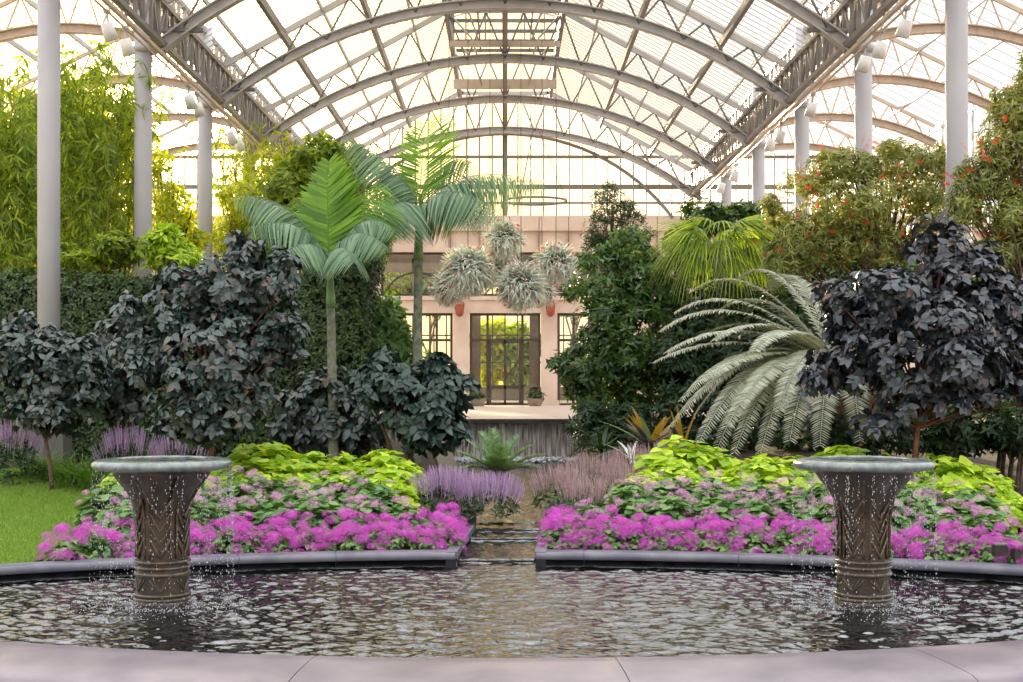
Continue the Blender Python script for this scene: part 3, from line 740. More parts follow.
#PLANTS
# ================================================================ FOUNTAINS
def shaft_r(z):
    return float(np.interp(z, [0, .06, .07, .3, .31, .62, .80, .92, 1.02, 1.10, 1.16], [.245, .245, .222, .222, .218, .218, .222, .245, .295, .36, .40]))
def fountain(cx, cy, sd, other):
    t = thing('pedestal_fountain', f'round brown glazed pedestal fountain with wide stone rim dripping water, {other}', 'fountain', (cx, cy, -.3))
    zz = np.concatenate([[-.3], np.linspace(0, 1.19, 60)])
    fl = lambda R, Z, th: R + .05 * np.clip((Z - .78) / .3, 0, 1) * (np.abs(np.sin(th * 3)) - .5) + .004 * np.sign(np.sin(th * 3 + .4)) * ((Z > .36) & (Z < .86))
    b = Buf(); lathe(b, [(shaft_r(z), z) for z in zz], (cx, cy, 0), 96, fl); mk('pedestal', b, M['glaze'], t)
    def ring(z, r, h):
        b = Buf(); a = np.linspace(-PI / 2, PI / 2, 7)
        lathe(b, [(r - .02, z - h / 2)] + [(r + math.cos(q) * .016, z + math.sin(q) * h / 2) for q in a] + [(r - .02, z + h / 2)], (cx, cy, 0), 64); mk('ring_moulding', b, M['relief'], t)
    ring(.30, .226, .035); ring(.355, .226, .03); ring(.405, .226, .028); ring(.085, .234, .03); ring(.12, .228, .028); 
    b = Buf()
    for k in range(6):
        a0 = k * PI / 3 + PI / 6 + (.15 if sd == 'left' else .4); hw = PI / 6 * .78
        for z0, n_ in ((.44, 4),):
            for i in range(n_):
                z = z0 + i * .11
                pts = []
                for s in np.linspace(-1, 1, 13):
                    zz_ = z + .17 * abs(s) + .01; pts.append((zz_, a0 + hw * s))
                tube(b, [(cx + (shaft_r(q) + .004) * math.cos(a), cy + (shaft_r(q) + .004) * math.sin(a), q) for q, a in pts], .009 if i % 3 else .013, 5)
        for s in (-1, 1):
            tube(b, [(cx + (shaft_r(q) + .006) * math.cos(a0 + hw * s), cy + (shaft_r(q) + .006) * math.sin(a0 + hw * s), q) for q in np.linspace(.44, 1.12, 16)], .009, 5)
        for i in range(2):
            tube(b, [(cx + (shaft_r(q) + .004) * math.cos(a), cy + (shaft_r(q) + .004) * math.sin(a), q) for q, a in [(.16 + .1 * abs(s) + .0, a0 + hw * s * (1 if i else .6)) for s in np.linspace(-1, 1, 9)]], .007, 5)
    mk('chevron_relief', b, M['relief'], t)
    b = Buf(); lathe(b, [(.2, 1.14), (.40, 1.17), (.52, 1.195), (.565, 1.202), (.588, 1.215), (.596, 1.235), (.592, 1.255), (.572, 1.272), (.54, 1.28), (.48, 1.286), (.43, 1.288), (.39, 1.285), (.36, 1.24), (.02, 1.24)], (cx, cy, 0), 72)
    bw_ = mk('bowl_rim', b, M['rimst'], t, label='grey-green stone bowl rim')
    b = Buf(); a = np.linspace(0, 2 * PI, 73)[:-1]; V = [(cx, cy, 1.28)] + [(cx + .388 * math.cos(q), cy + .388 * math.sin(q), 1.279) for q in a]
    b.add(V, np.array([[0, 1 + i, 1 + (i + 1) % 72] for i in range(72)])); mk('bowl_water', b, M['water'], bw_)
    # dripping water
    b = Buf(); P = []; S = []
    nst = 84
    for k in range(nst):
        a = rng.random() * 2 * PI
        zt = 1.17; zb_ = 0.0 if rng.random() < .75 else rng.uniform(.4, .9)
        r0 = .592; z = zt; step = rng.uniform(.012, .022)
        while z > zb_:
            u = (zt - z)
            if rng.random() < .5 * math.exp(-u * .3) + .05:
                P.append((cx + (r0 + .02 * u) * math.cos(a) + rng.normal() * .006, cy + (r0 + .02 * u) * math.sin(a) + rng.normal() * .006, z)); S.append(rng.uniform(.002, .0045))
            z -= step * (1 + 1.6 * u)
    for k in range(420):   # stray drops near the stem
        a = rng.random() * 2 * PI; z = rng.uniform(.1, 1.1); r = max(shaft_r(z) + .02, .24) + rng.random() * .3
        P.append((cx + r * math.cos(a), cy + r * math.sin(a), z)); S.append(rng.uniform(.002, .0042))
    P = np.array(P); S = np.array(S); nP = len(P)
    D = np.tile([0, 0, 1.0], (nP, 1)) + rng.normal(size=(nP, 3)) * .05
    T2 = (OCT[0] * np.array([2.6, 1, 1]), OCT[1]); scatter(b, T2, P, D, np.tile([0, -1.0, 0], (nP, 1)), S)
    mk('falling_drops', b, M['drop'], kind='stuff', label=f'strings of water drops falling from the rim of the {sd} fountain', cat='water')
    n = 1100; a = rng.random(n) * 2 * PI; r = np.where(rng.random(n) < .5, .26 + rng.random(n) ** 2 * .12, .6 + rng.normal(size=n) * .16); 
    P = np.stack([cx + r * np.cos(a), cy + r * np.sin(a), .004 + .02 * rng.random(n) + (.09 * rng.random(n) ** 4)], -1)
    b = Buf(); scatter(b, OCT, P, rdir(n), rdir(n), .0025 + .0045 * rng.random(n)); mk('splash', b, M['drop'], kind='stuff', label=f'ring of white splashes on the water round the {sd} fountain', cat='splash')
fountain(*FX[0], 'left', 'left of the channel')
fountain(*FX[1], 'right', 'right of the channel')

# ================================================================ LEAFY TREES AND SHRUBS
def plant(name, label, cat, blobs, base, n, L, mat, T=None, k=6, shell=.6, droop=.35, upb=.5, trunk=(.05, 'bark'), group=None, twigs=26, spread=.9, stems=1, nolab=False):
    base = np.array(base, float)
    t = thing(name, label, cat, base, group)
    bl = []
    for q in blobs:
        bl.append((*q[:3], q[3] * .86, q[4] * .86, q[5] * .86))
        for d in rdir(7 if len(blobs) > 2 else 9):
            if d[2] < -.75: continue
            k_ = rng.uniform(.24, .42); bl.append((q[0] + d[0] * q[3] * .84, q[1] + d[1] * q[4] * .84, q[2] + d[2] * q[5] * .84, q[3] * k_, q[4] * k_, q[5] * k_ * .8))
    P, o = blob_points(bl, n, shell)
    keep = P[:, 2] > base[2] + .03; P, o = P[keep], o[keep]
    b = Buf(); whorls(b, T or leaf_t(.5, 3), P, o, k, L, droop, upb, spread); mk('foliage', b, mat, t)
    if trunk:
        r0, tm = trunk
        top = np.array(max(blobs, key=lambda q: q[2])[:3]) if len(blobs) > 1 else np.array(blobs[0][:3])
        cen = np.mean([q[:3] for q in blobs], axis=0)
        b = Buf()
        for s in range(stems):
            j = np.array([rng.normal() * .12, rng.normal() * .12, 0]) if stems > 1 else np.zeros(3)
            tube(b, bez(base + j - (0, 0, .05), (base[0] + j[0], base[1] + j[1], (base[2] + cen[2]) / 2), top + j * 2, 10), np.linspace(r0, r0 * .35, 10), 8)
        Q = P[rng.choice(len(P), min(twigs, len(P)), replace=False)]
        for q in Q:
            f = np.clip((q[2] - base[2]) / max(top[2] - base[2], .1) * .7, .45, .9)
            a = bez(base, (base[0], base[1], (base[2] + cen[2]) / 2), top, 11)[int(f * 10)]
            tube(b, bez(a, (a + q) / 2 + (0, 0, .08), q, 6), np.linspace(r0 * .4, r0 * .1, 6), 5, False)
        mk('trunk', b, M[tm], t)
    return t
TD = leaf_t(.56, 4, .22, .1); TN = leaf_t(.34, 3, .2, .1); TL = leaf_t(.16, 2, .25, .08, 'lance')
gy = lambda x, y: float(G(x, y))

Y = 17.6
plant('dark_leaved_tree', 'large dark purple-leaved round tree standing behind the right fountain', 'tree',
      pxblobs([(915, 345, 95, 66), (880, 300, 70, 42), (962, 285, 55, 45), (945, 244, 36, 30), (850, 355, 42, 42), (985, 345, 42, 55), (930, 400, 72, 30), (880, 425, 40, 14), (1005, 300, 30, 30), (820, 375, 22, 20), (1035, 365, 30, 55)], Y),
      (wx(912, Y), Y, gy(wx(912, Y), Y)), 1700, .135, M['darkR'], TD, 7, .5, .6, .5, (.045, 'stemR'), None, 50)
plant('dark_leaved_tree', 'large dark-leaved tree with coppery tips behind the left fountain', 'tree',
      pxblobs([(215, 345, 82, 58), (235, 280, 60, 36), (180, 300, 46, 36), (268, 330, 42, 45), (150, 355, 34, 36), (215, 404, 72, 34), (200, 425, 50, 18), (242, 250, 26, 20), (278, 262, 20, 18), (130, 310, 18, 22)], Y),
      (wx(208, Y), Y, gy(wx(208, Y), Y)), 1500, .13, M['dark'], TD, 7, .5, .6, .5, (.045, 'stemR'), None, 50)
Y = 19.5
plant('dark_leaved_shrub', 'low round dark-leaved shrub in front of the nearest left column', 'shrub',
      pxblobs([(50, 362, 54, 48), (15, 352, 40, 38), (88, 372, 26, 44), (50, 408, 46, 28)], Y), (wx(52, Y), Y, gy(wx(52, Y), Y)), 800, .135, M['dark'], TD, 7, .55, .5, .5, (.035, 'bark'))
plant('dark_leaved_shrub', 'narrow dark-leaved shrub filling the gap left of the big dark tree', 'shrub',
      pxblobs([(128, 362, 26, 54), (120, 400, 26, 24)], 20.5), (wx(122, 20.5), 20.5, gy(-5.6, 20.5)), 220, .16, M['dark'], TD, 7, .55, .5, .5, (.03, 'bark'))
plant('dark_leaved_shrub', 'rounded glossy dark green shrub beside the channel, left of the weir', 'shrub',
      pxblobs([(415, 402, 52, 42), (385, 378, 34, 26), (440, 385, 30, 32), (430, 430, 40, 26)], Y), (wx(412, Y), Y, gy(0, Y)), 520, .155, M['darkG'], TD, 7, .55, .5, .5, (.04, 'bark'), stems=3)
plant('dark_leaved_shrub', 'dim dark shrub between the hedge block and the channel-side shrub', 'shrub',
      pxblobs([(325, 400, 42, 45), (300, 425, 30, 28), (350, 430, 40, 28)], 20.8), (wx(325, 20.8), 20.8, gy(0, 20.8)), 380, .16, M['dark'], TD, 7, .5, .5, .5, (.03, 'bark'))
Y = 26
plant('camellia_tree', 'dense dark green bushy tree right of the glass doors', 'tree',
      pxblobs([(628, 340, 62, 72), (602, 285, 36, 42), (655, 285, 40, 44), (588, 365, 34, 42), (655, 385, 44, 36), (628, 250, 26, 22), (600, 400, 34, 22)], Y),
      (wx(630, Y), Y, gy(2, Y)), 2300, .15, M['camellia'], TN, 6, .45, .25, .4, (.07, 'bark'), None, 40)
plant('small_leaved_tree', 'dark feathery treetop rising above the bushy tree by the doors', 'tree',
      pxblobs([(612, 205, 26, 20), (598, 232, 20, 22), (632, 232, 22, 22), (614, 250, 30, 25)], 30), (wx(614, 30), 30, gy(2, 30)), 900, .12, M['deep'], TL, 6, .3, .2, .4, (.06, 'bark'), None, 30)
plant('small_leaved_tree', 'leafy green tree behind the strap-leaved palm on the right', 'tree',
      pxblobs([(735, 225, 34, 22), (700, 218, 26, 20), (770, 250, 34, 35), (690, 250, 24, 26), (740, 280, 50, 40)], 31), (wx(735, 31), 31, gy(2, 31)), 1500, .18, M['camellia'], TN, 6, .35, .25, .4, (.08, 'bark'), None, 30)
plant('evergreen_shrub', 'deep green shrub mass in the shade behind the silver cycad', 'shrub',
      pxblobs([(745, 350, 75, 72), (690, 380, 40, 60), (800, 330, 60, 70), (720, 430, 60, 30), (800, 425, 60, 34), (860, 400, 50, 50)], 25), (wx(745, 25), 25, gy(2, 25)), 3200, .15, M['deep'], TN, 6, .45, .25, .4, (.06, 'bark'), None, 20, stems=3)
plant('evergreen_shrub', 'loose green shrub with small leaves at the right edge', 'shrub',
      pxblobs([(1000, 370, 40, 70), (1040, 320, 60, 80), (960, 400, 50, 30), (1010, 425, 60, 30)], 20.5), (wx(1005, 20.5), 20.5, gy(2, 20.5)), 1500, .1, M['geran'], TN, 6, .45, .25, .4, (.04, 'bark'), None, 20, stems=3)
plant('evergreen_tree', 'leafy dark green tree filling the space behind the bottlebrush trunks', 'tree', pxblobs([(850, 275, 60, 50), (920, 280, 60, 50), (800, 300, 40, 40), (980, 290, 50, 60)], 27, .5), (wx(860, 27), 27, gy(2, 27)), 1700, .17, M['camellia'], TN, 6, .4, .25, .4, (.08, 'bark'), None, 20)
plant('evergreen_shrub', 'broad dark green shrub behind the fronds of the silver cycad', 'shrub', pxblobs([(700, 320, 36, 36), (745, 300, 40, 34), (780, 320, 36, 40), (672, 350, 26, 40)], 28, .6), (wx(735, 28), 28, gy(2, 28)), 1100, .17, M['deep'], TN, 6, .45, .25, .4, (.06, 'bark'), None, 16, stems=3)
for i, (px, Yt, r1) in enumerate(((845, 20.4, 46), (940, 20.2, 50), (1010, 19.8, 40))):
    plant('evergreen_shrub', ['low deep green shrub under the left side of the right dark tree', 'low deep green shrub behind the trunk of the right dark tree', 'low deep green shrub at the right edge behind the lime leaves'][i], 'shrub', pxblobs([(px, 430, r1, 24), (px + 20, 440, r1 * .8, 20)], Yt), (wx(px, Yt), Yt, gy(2, Yt)), 420, .13, M['deep'], TN, 6, .45, .25, .4, (.03, 'bark'), None, 10, stems=3)
# bottlebrush trees
def bottlebrush(label, blobs, Y, bx_, n, nb):
    base = (wx(bx_, Y), Y, gy(2, Y))
    t = plant('bottlebrush_tree', label, 'tree', pxblobs(blobs, Y), base, n, .105, M['brush'], leaf_t(.24, 2, .25, .08, 'lance'), 8, .3, .3, .35, (.07, 'bark'), None, 60, 1.0)
    P, o = blob_points(pxblobs([q for q in blobs], Y), nb * 2, .93); P = P[o[:, 1] < .3][:nb]; o = o[o[:, 1] < .3][:nb]
    Tb = leaf_t(.06, 1, 0, 0, 'lance')
    fb = None
    for i in range(len(P)):
        b = Buf(); d = unit(o[i] + (0, 0, -.3) + rng.normal(size=3) * .4); m_ = 70; L_ = rng.uniform(.10, .2)
        u = np.linspace(0, 1, m_); rd = rdir(m_); rd = unit(rd - d * (rd @ d)[:, None])
        Q = P[i] + d * (u * L_)[:, None]
        scatter(b, leaf_t(.18, 1, 0, 0, 'lance'), Q, rd + d * .3, np.tile(d, (m_, 1)), .05)
        mk('flower_brush', b, M['brushR'], t)
bottlebrush('bottlebrush tree with scattered red flowers, left of the nearest right column', [(855, 205, 74, 50), (805, 235, 44, 34), (905, 165, 42, 34), (840, 165, 44, 26), (930, 205, 34, 50), (790, 260, 30, 22), (870, 245, 60, 30), (770, 205, 14, 14), (945, 165, 20, 26)], 22.5, 870, 3600, 95)
bottlebrush('bottlebrush tree with large red flowers reaching in at the right edge', [(1010, 140, 36, 52), (1020, 215, 44, 52), (985, 175, 26, 32), (1040, 95, 30, 50), (1000, 250, 34, 26), (962, 205, 20, 30)], 19, 1035, 2500, 66)
# low fills either side of the channel far end
plant('broad_leaved_shrub', 'pale green broad-leaved shrub left of the tall palm trunk', 'shrub',
      pxblobs([(385, 318, 24, 22), (372, 345, 30, 28), (400, 345, 22, 22), (395, 370, 26, 20)], 24), (wx(385, 24), 24, gy(0, 24)), 460, .2, M['geran'], TN, 6, .4, .4, .4, (.04, 'bark'), stems=3)
plant('low_shrub', 'dark green low planting at the foot of the bushy tree by the doors', 'shrub',
      pxblobs([(600, 430, 36, 26), (640, 425, 40, 28)], 24.5), (wx(610, 24.5), 24.5, gy(0, 24.5)), 500, .16, M['deep'], leaf_t(.2, 3, .3, .08, 'lance'), 7, .4, .2, .7, None)
for px in (478, 535):
    t = plant('potted_shrub', f'small round clipped shrub in a stone tub, {"left" if px < 500 else "right"} of the glass doors', 'potted plant', pxblobs([(px, 397, 9, 7)], 48.6), (wx(px, 48.6), 48.6, .96), 160, .12, M['hedge'], TN, 5, .4, .2, .4, None)
    b = Buf(); lathe(b, [(.2, .95), (.28, 1.2), (.3, 1.22), (.26, 1.22)], (wx(px, 48.6), 48.6, 0), 16); mk('tub', b, M['terra'], t)

# hedge blocks
def hedge(label, x0, x1, y0, y1, z1, n, L=.075):
    z0 = gy(0, y0) - .05
    t = thing('clipped_hedge', label, 'hedge', ((x0 + x1) / 2, (y0 + y1) / 2, z0))
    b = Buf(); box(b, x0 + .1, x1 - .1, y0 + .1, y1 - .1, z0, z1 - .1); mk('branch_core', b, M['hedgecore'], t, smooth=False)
    A = [(x1 - x0) * (z1 - z0), (x1 - x0) * (y1 - y0), (y1 - y0) * (z1 - z0)]; A = np.array(A) / sum(A)
    b = Buf()
    for a, ax in zip(A, (1, 2, 0)):
        m_ = int(n * a); P = np.stack([rng.uniform(x0, x1, m_), rng.uniform(y0, y1, m_), rng.uniform(z0, z1, m_)], -1); o = np.zeros((m_, 3))
        if ax == 1: P[:, 1] = y0; o[:, 1] = -1
        elif ax == 2: P[:, 2] = z1; o[:, 2] = 1
        else:
            s = x1 if (x1 + x0) < 0 else x0; P[:, 0] = s; o[:, 0] = 1 if (x1 + x0) < 0 else -1
        P += rng.normal(size=P.shape) * .05 + .06 * np.sin(P[:, [2]] * 3 + P[:, [0]] * 2)* o
        whorls(b, leaf_t(.6, 2, .1, .1), P, o, 4, L, .15, .3)
    mk('foliage', b, M['hedge'], t)
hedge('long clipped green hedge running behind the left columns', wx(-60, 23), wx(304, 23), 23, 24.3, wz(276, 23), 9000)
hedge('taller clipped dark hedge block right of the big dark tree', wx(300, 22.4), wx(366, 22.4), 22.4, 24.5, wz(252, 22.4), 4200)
plant('golden_shrub', 'yellow-green shrub spilling over the hedge top beside the nearest left column', 'shrub', pxblobs([(85, 262, 50, 14), (120, 250, 34, 16), (60, 255, 20, 12)], 25), (wx(100, 25), 25, gy(0, 25)), 700, .15, M['bambooG'], TN, 6, .4, .2, .5, (.04, 'bark'), stems=3)
plant('golden_shrub', 'bright yellow leafy shrub above the hedge between two left columns', 'shrub', pxblobs([(165, 240, 20, 14), (175, 258, 30, 14)], 26), (wx(165, 26), 26, gy(0, 26)), 260, .2, M['lime'], TN, 6, .4, .2, .5, (.04, 'bark'))
# lit trees in and beyond the left aisle
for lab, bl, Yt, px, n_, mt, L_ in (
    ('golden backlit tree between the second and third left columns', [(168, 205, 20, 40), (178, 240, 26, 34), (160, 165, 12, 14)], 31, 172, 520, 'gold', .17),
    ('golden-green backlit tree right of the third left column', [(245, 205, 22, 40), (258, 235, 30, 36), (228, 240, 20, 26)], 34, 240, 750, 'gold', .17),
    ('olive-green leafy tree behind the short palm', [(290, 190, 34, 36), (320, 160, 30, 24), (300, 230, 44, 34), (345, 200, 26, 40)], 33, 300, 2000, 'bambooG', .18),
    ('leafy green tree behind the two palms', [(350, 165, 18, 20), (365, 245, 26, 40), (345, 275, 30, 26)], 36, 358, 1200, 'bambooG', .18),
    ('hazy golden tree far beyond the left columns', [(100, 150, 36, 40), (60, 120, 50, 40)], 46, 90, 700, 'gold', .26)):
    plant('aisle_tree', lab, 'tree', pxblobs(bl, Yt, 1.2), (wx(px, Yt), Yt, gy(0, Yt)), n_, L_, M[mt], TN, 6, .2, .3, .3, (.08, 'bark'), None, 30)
# outside trees glimpsed through the hall windows
for px, mt, r in ((392, 'bambooG', 30), (430, 'camellia', 26), (492, 'gold', 20), (518, 'bambooG', 20), (575, 'camellia', 26), (612, 'gold', 26)):
    where = {392: 'far left', 430: 'left', 492: 'just left of centre', 518: 'just right of centre', 575: 'right', 612: 'far right'}[px]
    plant('outdoor_tree', f'leafy tree seen through the {where} panes of the end building', 'tree', pxblobs([(px, 290 if px not in (492, 518) else 345, r, 26), (px, 370, r * .6, 22)], 68, .6), (wx(px, 68), 68, .2), 420, .5, M[mt], TN, 5, .2, .3, .3, (.1, 'bark'), 'trees behind the end building', 10)

# ---------------------------------------------------------------- bamboo
def bamboo(label, px, Y, w, top, n, leaves, mat, L=.24):
    base = W(px, HY, Y); base[2] = gy(0, Y)
    t = thing('bamboo_clump', label, 'bamboo', base, 'bamboo clumps in the left aisle')
    P = []; 
    for i in range(n):
        b = Buf(); bx_ = base + (rng.uniform(-w, w) * .7, rng.uniform(-w, w) * .5, 0)
        h = (wz(top, Y) - base[2]) * rng.uniform(.72, 1.0); lean = np.array([rng.uniform(-w, w) * 1.1, rng.uniform(-w, w), 0])
        pts = bez(bx_, bx_ + lean * .15 + (0, 0, h * .75), bx_ + lean + (0, 0, h), 20)
        rr = np.linspace(.035, .01, 20); rr[::3] *= 1.15; tube(b, pts, rr, 6); mk('culm', b, M['culm'], t)
        k = rng.integers(2, 20, int(leaves / n)); u = k / 19
        q = pts[k] + rng.normal(size=(len(k), 3)) * np.array([.4, .4, .25]) * (w * .6 + .15)
        P.append(q)
    P = np.concatenate(P); o = rdir(len(P)) * np.array([1, 1, .2])
    b = Buf(); whorls(b, leaf_t(.17, 2, .25, .05, 'lance'), P, o, 6, L, .9, .1, .8); mk('foliage', b, mat, t)
for a in (('green bamboo clump at the far left edge', 8, 26, .9, 62, 9, 1500, M['bambooG']),
          ('tall bamboo clump just right of the nearest left column', 78, 28, .95, 55, 9, 1500, M['bambooG']),
          ('yellow-green bamboo clump against the second left column', 118, 29, .8, 70, 8, 1300, M['bamboo']),
          ('dense bamboo clump hidden partly by the nearest left column', 42, 30, 1.0, 85, 9, 1500, M['bamboo']),
          ('sunlit bamboo clump behind the third left column', 232, 36, .9, 150, 8, 700, M['bamboo']),
          ('arching bamboo clump behind the short palm', 272, 37, 1.0, 120, 8, 1300, M['bamboo'])): bamboo(*a)

# ---------------------------------------------------------------- palms
def frond(b, a, c, e, n=46, ll=.45, lw=.05, dr=.5, vee=.25, r=.012, lift=0, end=.25, T=None, start=.08):
    pts = bez(a, c, e, 26); tube(b, pts, np.linspace(r, r * .25, 26), 5, False)
    u = np.linspace(start, 1, n); idx = u * 25; i0 = np.clip(idx.astype(int), 0, 24); f = (idx - i0)[:, None]
    P = pts[i0] * (1 - f) + pts[i0 + 1] * f; Tg = unit(pts[i0 + 1] - pts[i0])
    side = unit(np.cross(Tg, np.array([0, 0, 1.0]) + rng.normal(size=3) * .05)); upv = np.cross(side, Tg)
    ln = ll * np.sin(PI * (end * .5 + (1 - end) * (u ** .9) * .93)) ** .6 if end else ll * (1 - u * .5)
    ln = ll * np.clip(np.sin(PI * np.clip(u * .8 + .12, 0, 1)), .08, 1) ** .7
    for s in (-1, 1):
        d = unit(side * s + Tg * .55 + upv * vee + np.array([0, 0, -dr * .35]) + rng.normal(size=P.shape) * .05)
        nn = unit(upv + side * s * -.3)
        scatter(b, T or leaf_t(lw / ll, 3, dr, .02, 'lance'), P, d, nn, ln * (1 + rng.normal(size=n) * .06))
def palm(label, bpx, Y, zb_px, zt_px, tr, fr, mat, mat2=None, group=None):
    base = np.array([wx(bpx[0], Y), Y, gy(0, Y)]); top = W(bpx[1], zt_px, Y)
    t = thing('feather_palm', label, 'palm', base)
    pts = bez(base, ((base[0] + top[0]) / 2, Y, (base[2] + top[2]) / 2), top, 40)
    b = Buf(); rr = np.linspace(tr * 1.25, tr, 32); rr[::2] *= 1.06; tube(b, pts[:32], rr, 12); mk('trunk', b, M['palmtrunk'], t)
    b = Buf(); tube(b, pts[31:], np.linspace(tr * 1.25, tr * .6, 9), 12); mk('crownshaft', b, M['shaft'], t)
    for i, (cx_p, cy_p, ex, ey, dy, kw) in enumerate(fr):
        b = Buf(); a = top + (0, 0, -.05)
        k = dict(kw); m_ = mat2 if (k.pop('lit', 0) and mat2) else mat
        c = W(cx_p, cy_p, Y); c[1] += dy * .5; e = W(ex, ey, Y); e[1] += dy
        frond(b, a, c, e, **k); mk('frond', b, m_, t)
g = dict(n=60, ll=.6, lw=.033, dr=.9, vee=.1)
palm('tall slender feather palm with drooping blue-green fronds in front of the end building', (416, 419), 22.5, 350, 207, .065, [
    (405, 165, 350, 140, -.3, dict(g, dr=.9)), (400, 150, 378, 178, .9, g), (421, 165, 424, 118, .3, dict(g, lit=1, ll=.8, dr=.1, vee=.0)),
    (455, 160, 541, 184, -.3, dict(g, dr=1.0, ll=.6)), (450, 175, 502, 222, -.9, dict(g, dr=.9)), (390, 180, 362, 232, -.8, g),
    (440, 140, 470, 150, 1.3, g), (400, 190, 388, 240, -1.2, g), (445, 185, 470, 205, 1.0, g)], M['palm'], M['palmY'])
palm('shorter feather palm with bright backlit frond left of the tall one', (334, 330), 20.5, 355, 262, .06, [
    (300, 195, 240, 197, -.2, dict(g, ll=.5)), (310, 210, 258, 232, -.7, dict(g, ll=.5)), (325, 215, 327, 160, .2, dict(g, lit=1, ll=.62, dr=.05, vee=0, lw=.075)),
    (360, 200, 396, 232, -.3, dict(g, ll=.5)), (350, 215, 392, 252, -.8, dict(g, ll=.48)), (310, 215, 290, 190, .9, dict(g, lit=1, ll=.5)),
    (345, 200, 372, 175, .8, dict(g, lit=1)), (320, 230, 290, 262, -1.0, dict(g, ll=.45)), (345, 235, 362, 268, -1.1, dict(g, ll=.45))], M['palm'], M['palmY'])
# strap-leaved palm on the right
Y = 25; c = W(718, 250, Y)
t = thing('strap_palm', 'yellow-green palm with a mop of drooping strap leaves on the right', 'palm', (c[0], Y, gy(2, Y)))
b = Buf(); tube(b, [(c[0], Y, gy(2, Y)), (c[0] + .05, Y, c[2] * .5), tuple(c)], .09, 10); mk('trunk', b, M['palmtrunk'], t)
for i in range(26):
    a = 2 * PI * i / 26 + rng.normal() * .15; el = rng.uniform(-.3, .9); r = .8
    d = np.array([math.cos(a) * math.cos(el), math.sin(a) * math.cos(el), math.sin(el)]); e = c + d * r * .75
    b = Buf(); tube(b, [c, e], .012, 5, False)
    n = 20; ph = np.linspace(-1.25, 1.25, n); sd_ = unit(np.cross(d, (0, 0, 1.0)))
    D = d[None] * np.cos(ph)[:, None] + sd_[None] * np.sin(ph)[:, None]
    scatter(b, leaf_t(.055, 5, 1.1, .02, 'strap'), np.tile(e, (n, 1)), D, np.tile(np.cross(sd_, d), (n, 1)) + (0, 0, .4), .72 * (1 - .12 * np.abs(ph)))
    mk('fan_leaf', b, M['fan'], t)
# silver cycad
Y = 20.6; c = W(838, 372, Y)
t = thing('silver_cycad', 'big silvery cycad with long arching feather fronds sweeping left', 'cycad', (c[0], Y, gy(2, Y)))
b = Buf(); lathe(b, [(.28, gy(2, Y) - c[2] - .05), (.3, -.6), (.27, -.2), (.2, .0), (.05, .1)], c, 16); mk('trunk', b, M['bark'], t)
tips = [(655, 362, -.6), (662, 330, -.3), (690, 292, .2), (735, 283, .6), (668, 352, -1.0), (682, 400, -1.3), (700, 440, -1.5), (716, 452, -1.2), (672, 425, -.9), (735, 452, -1.6), (690, 345, .5), (720, 310, .9), (760, 455, -1.7), (790, 440, -1.8),
        (745, 400, -2.0), (705, 380, -1.7), (780, 410, -2.1), (728, 425, -1.9), (676, 312, .0), (820, 445, -1.9), (755, 350, -1.8), (900, 400, -1.7), (860, 440, -1.8), (770, 290, 1.2), (715, 340, -1.2), (695, 415, -.4)]
for i, (px, py, dy) in enumerate(tips):
    e = W(px, py, Y + dy); ctrl = c * .45 + e * .55; ctrl[2] = max(c[2], e[2]) + .55 + .25 * rng.random()
    if px < 800: ctrl[0] = c[0] * .42 + e[0] * .58
    b = Buf(); frond(b, c + (0, 0, .05), ctrl, e, n=90, ll=.27, lw=.03, dr=.3, vee=.3, r=.016); mk('frond', b, M['cycad'], t)
# small sago by the channel
Y = 19.0; c = W(498, 474, Y)
t = thing('sago_plant', 'small spiky green sago plant with stiff upright fronds beside the channel', 'cycad', (c[0], Y, gy(0, Y)))
b = Buf(); lathe(b, [(.14, -.2), (.16, -.05), (.1, .05), (.02, .08)], c, 14); mk('trunk', b, M['bark'], t)
for px, py, dy in ((456, 452, -.1), (466, 440, .1), (480, 432, .2), (492, 429, .1), (504, 430, .0), (518, 436, .2), (532, 446, -.1), (544, 455, -.1), (472, 462, -.5), (488, 456, -.6), (508, 458, -.6), (528, 465, -.5), (462, 468, -.3), (540, 468, -.2), (486, 440, .5), (512, 442, .6), (500, 446, -.5)):
    e = W(px, py, Y + dy); m_ = (c + e) / 2 + (0, 0, .08); b = Buf(); frond(b, c, m_, e, n=34, ll=.17, lw=.032, dr=.02, vee=.3, r=.009, T=leaf_t(.16, 1, .02, .02, 'strap'), start=.15); mk('frond', b, M['cycG'], t)
# bromeliads / strap plants
def rosette(label, px, py, Y, items, name='bromeliad', cat='bromeliad'):
    c = W(px, py, Y); t = thing(name, label, cat, (c[0], Y, gy(0, Y)))
    for m_, n, L, w, e0, e1, dr in items:
        for i in range(n):
            a = 2 * PI * i / n + rng.normal() * .2; el = rng.uniform(e0, e1)
            d = np.array([math.cos(a) * math.cos(el), math.sin(a) * math.cos(el), math.sin(el)]); b = Buf()
            nn = np.cross(d, np.cross((0, 0, 1.0), d)) 
            scatter(b, leaf_t(w / L, 6, dr, .18, 'strap'), [c], [d], [nn], [L * rng.uniform(.8, 1.1)]); mk('strap_leaf', b, M[m_], t)
rosette('dark bromeliad with orange-tipped centre leaves right of the weir', 650, 452, 21.5, [('brom', 16, .95, .10, .1, 1.0, .35), ('bromO', 9, .8, .13, .8, 1.35, .15), ('cycG', 7, .9, .11, .5, 1.0, .3)])
rosette('grey-purple bromeliad with narrow leaves at the foot of the silver cycad', 682, 455, 21, [('brom', 14, .75, .08, .1, 1.1, .35), ('bromO', 3, .9, .09, 1.0, 1.4, .1)])
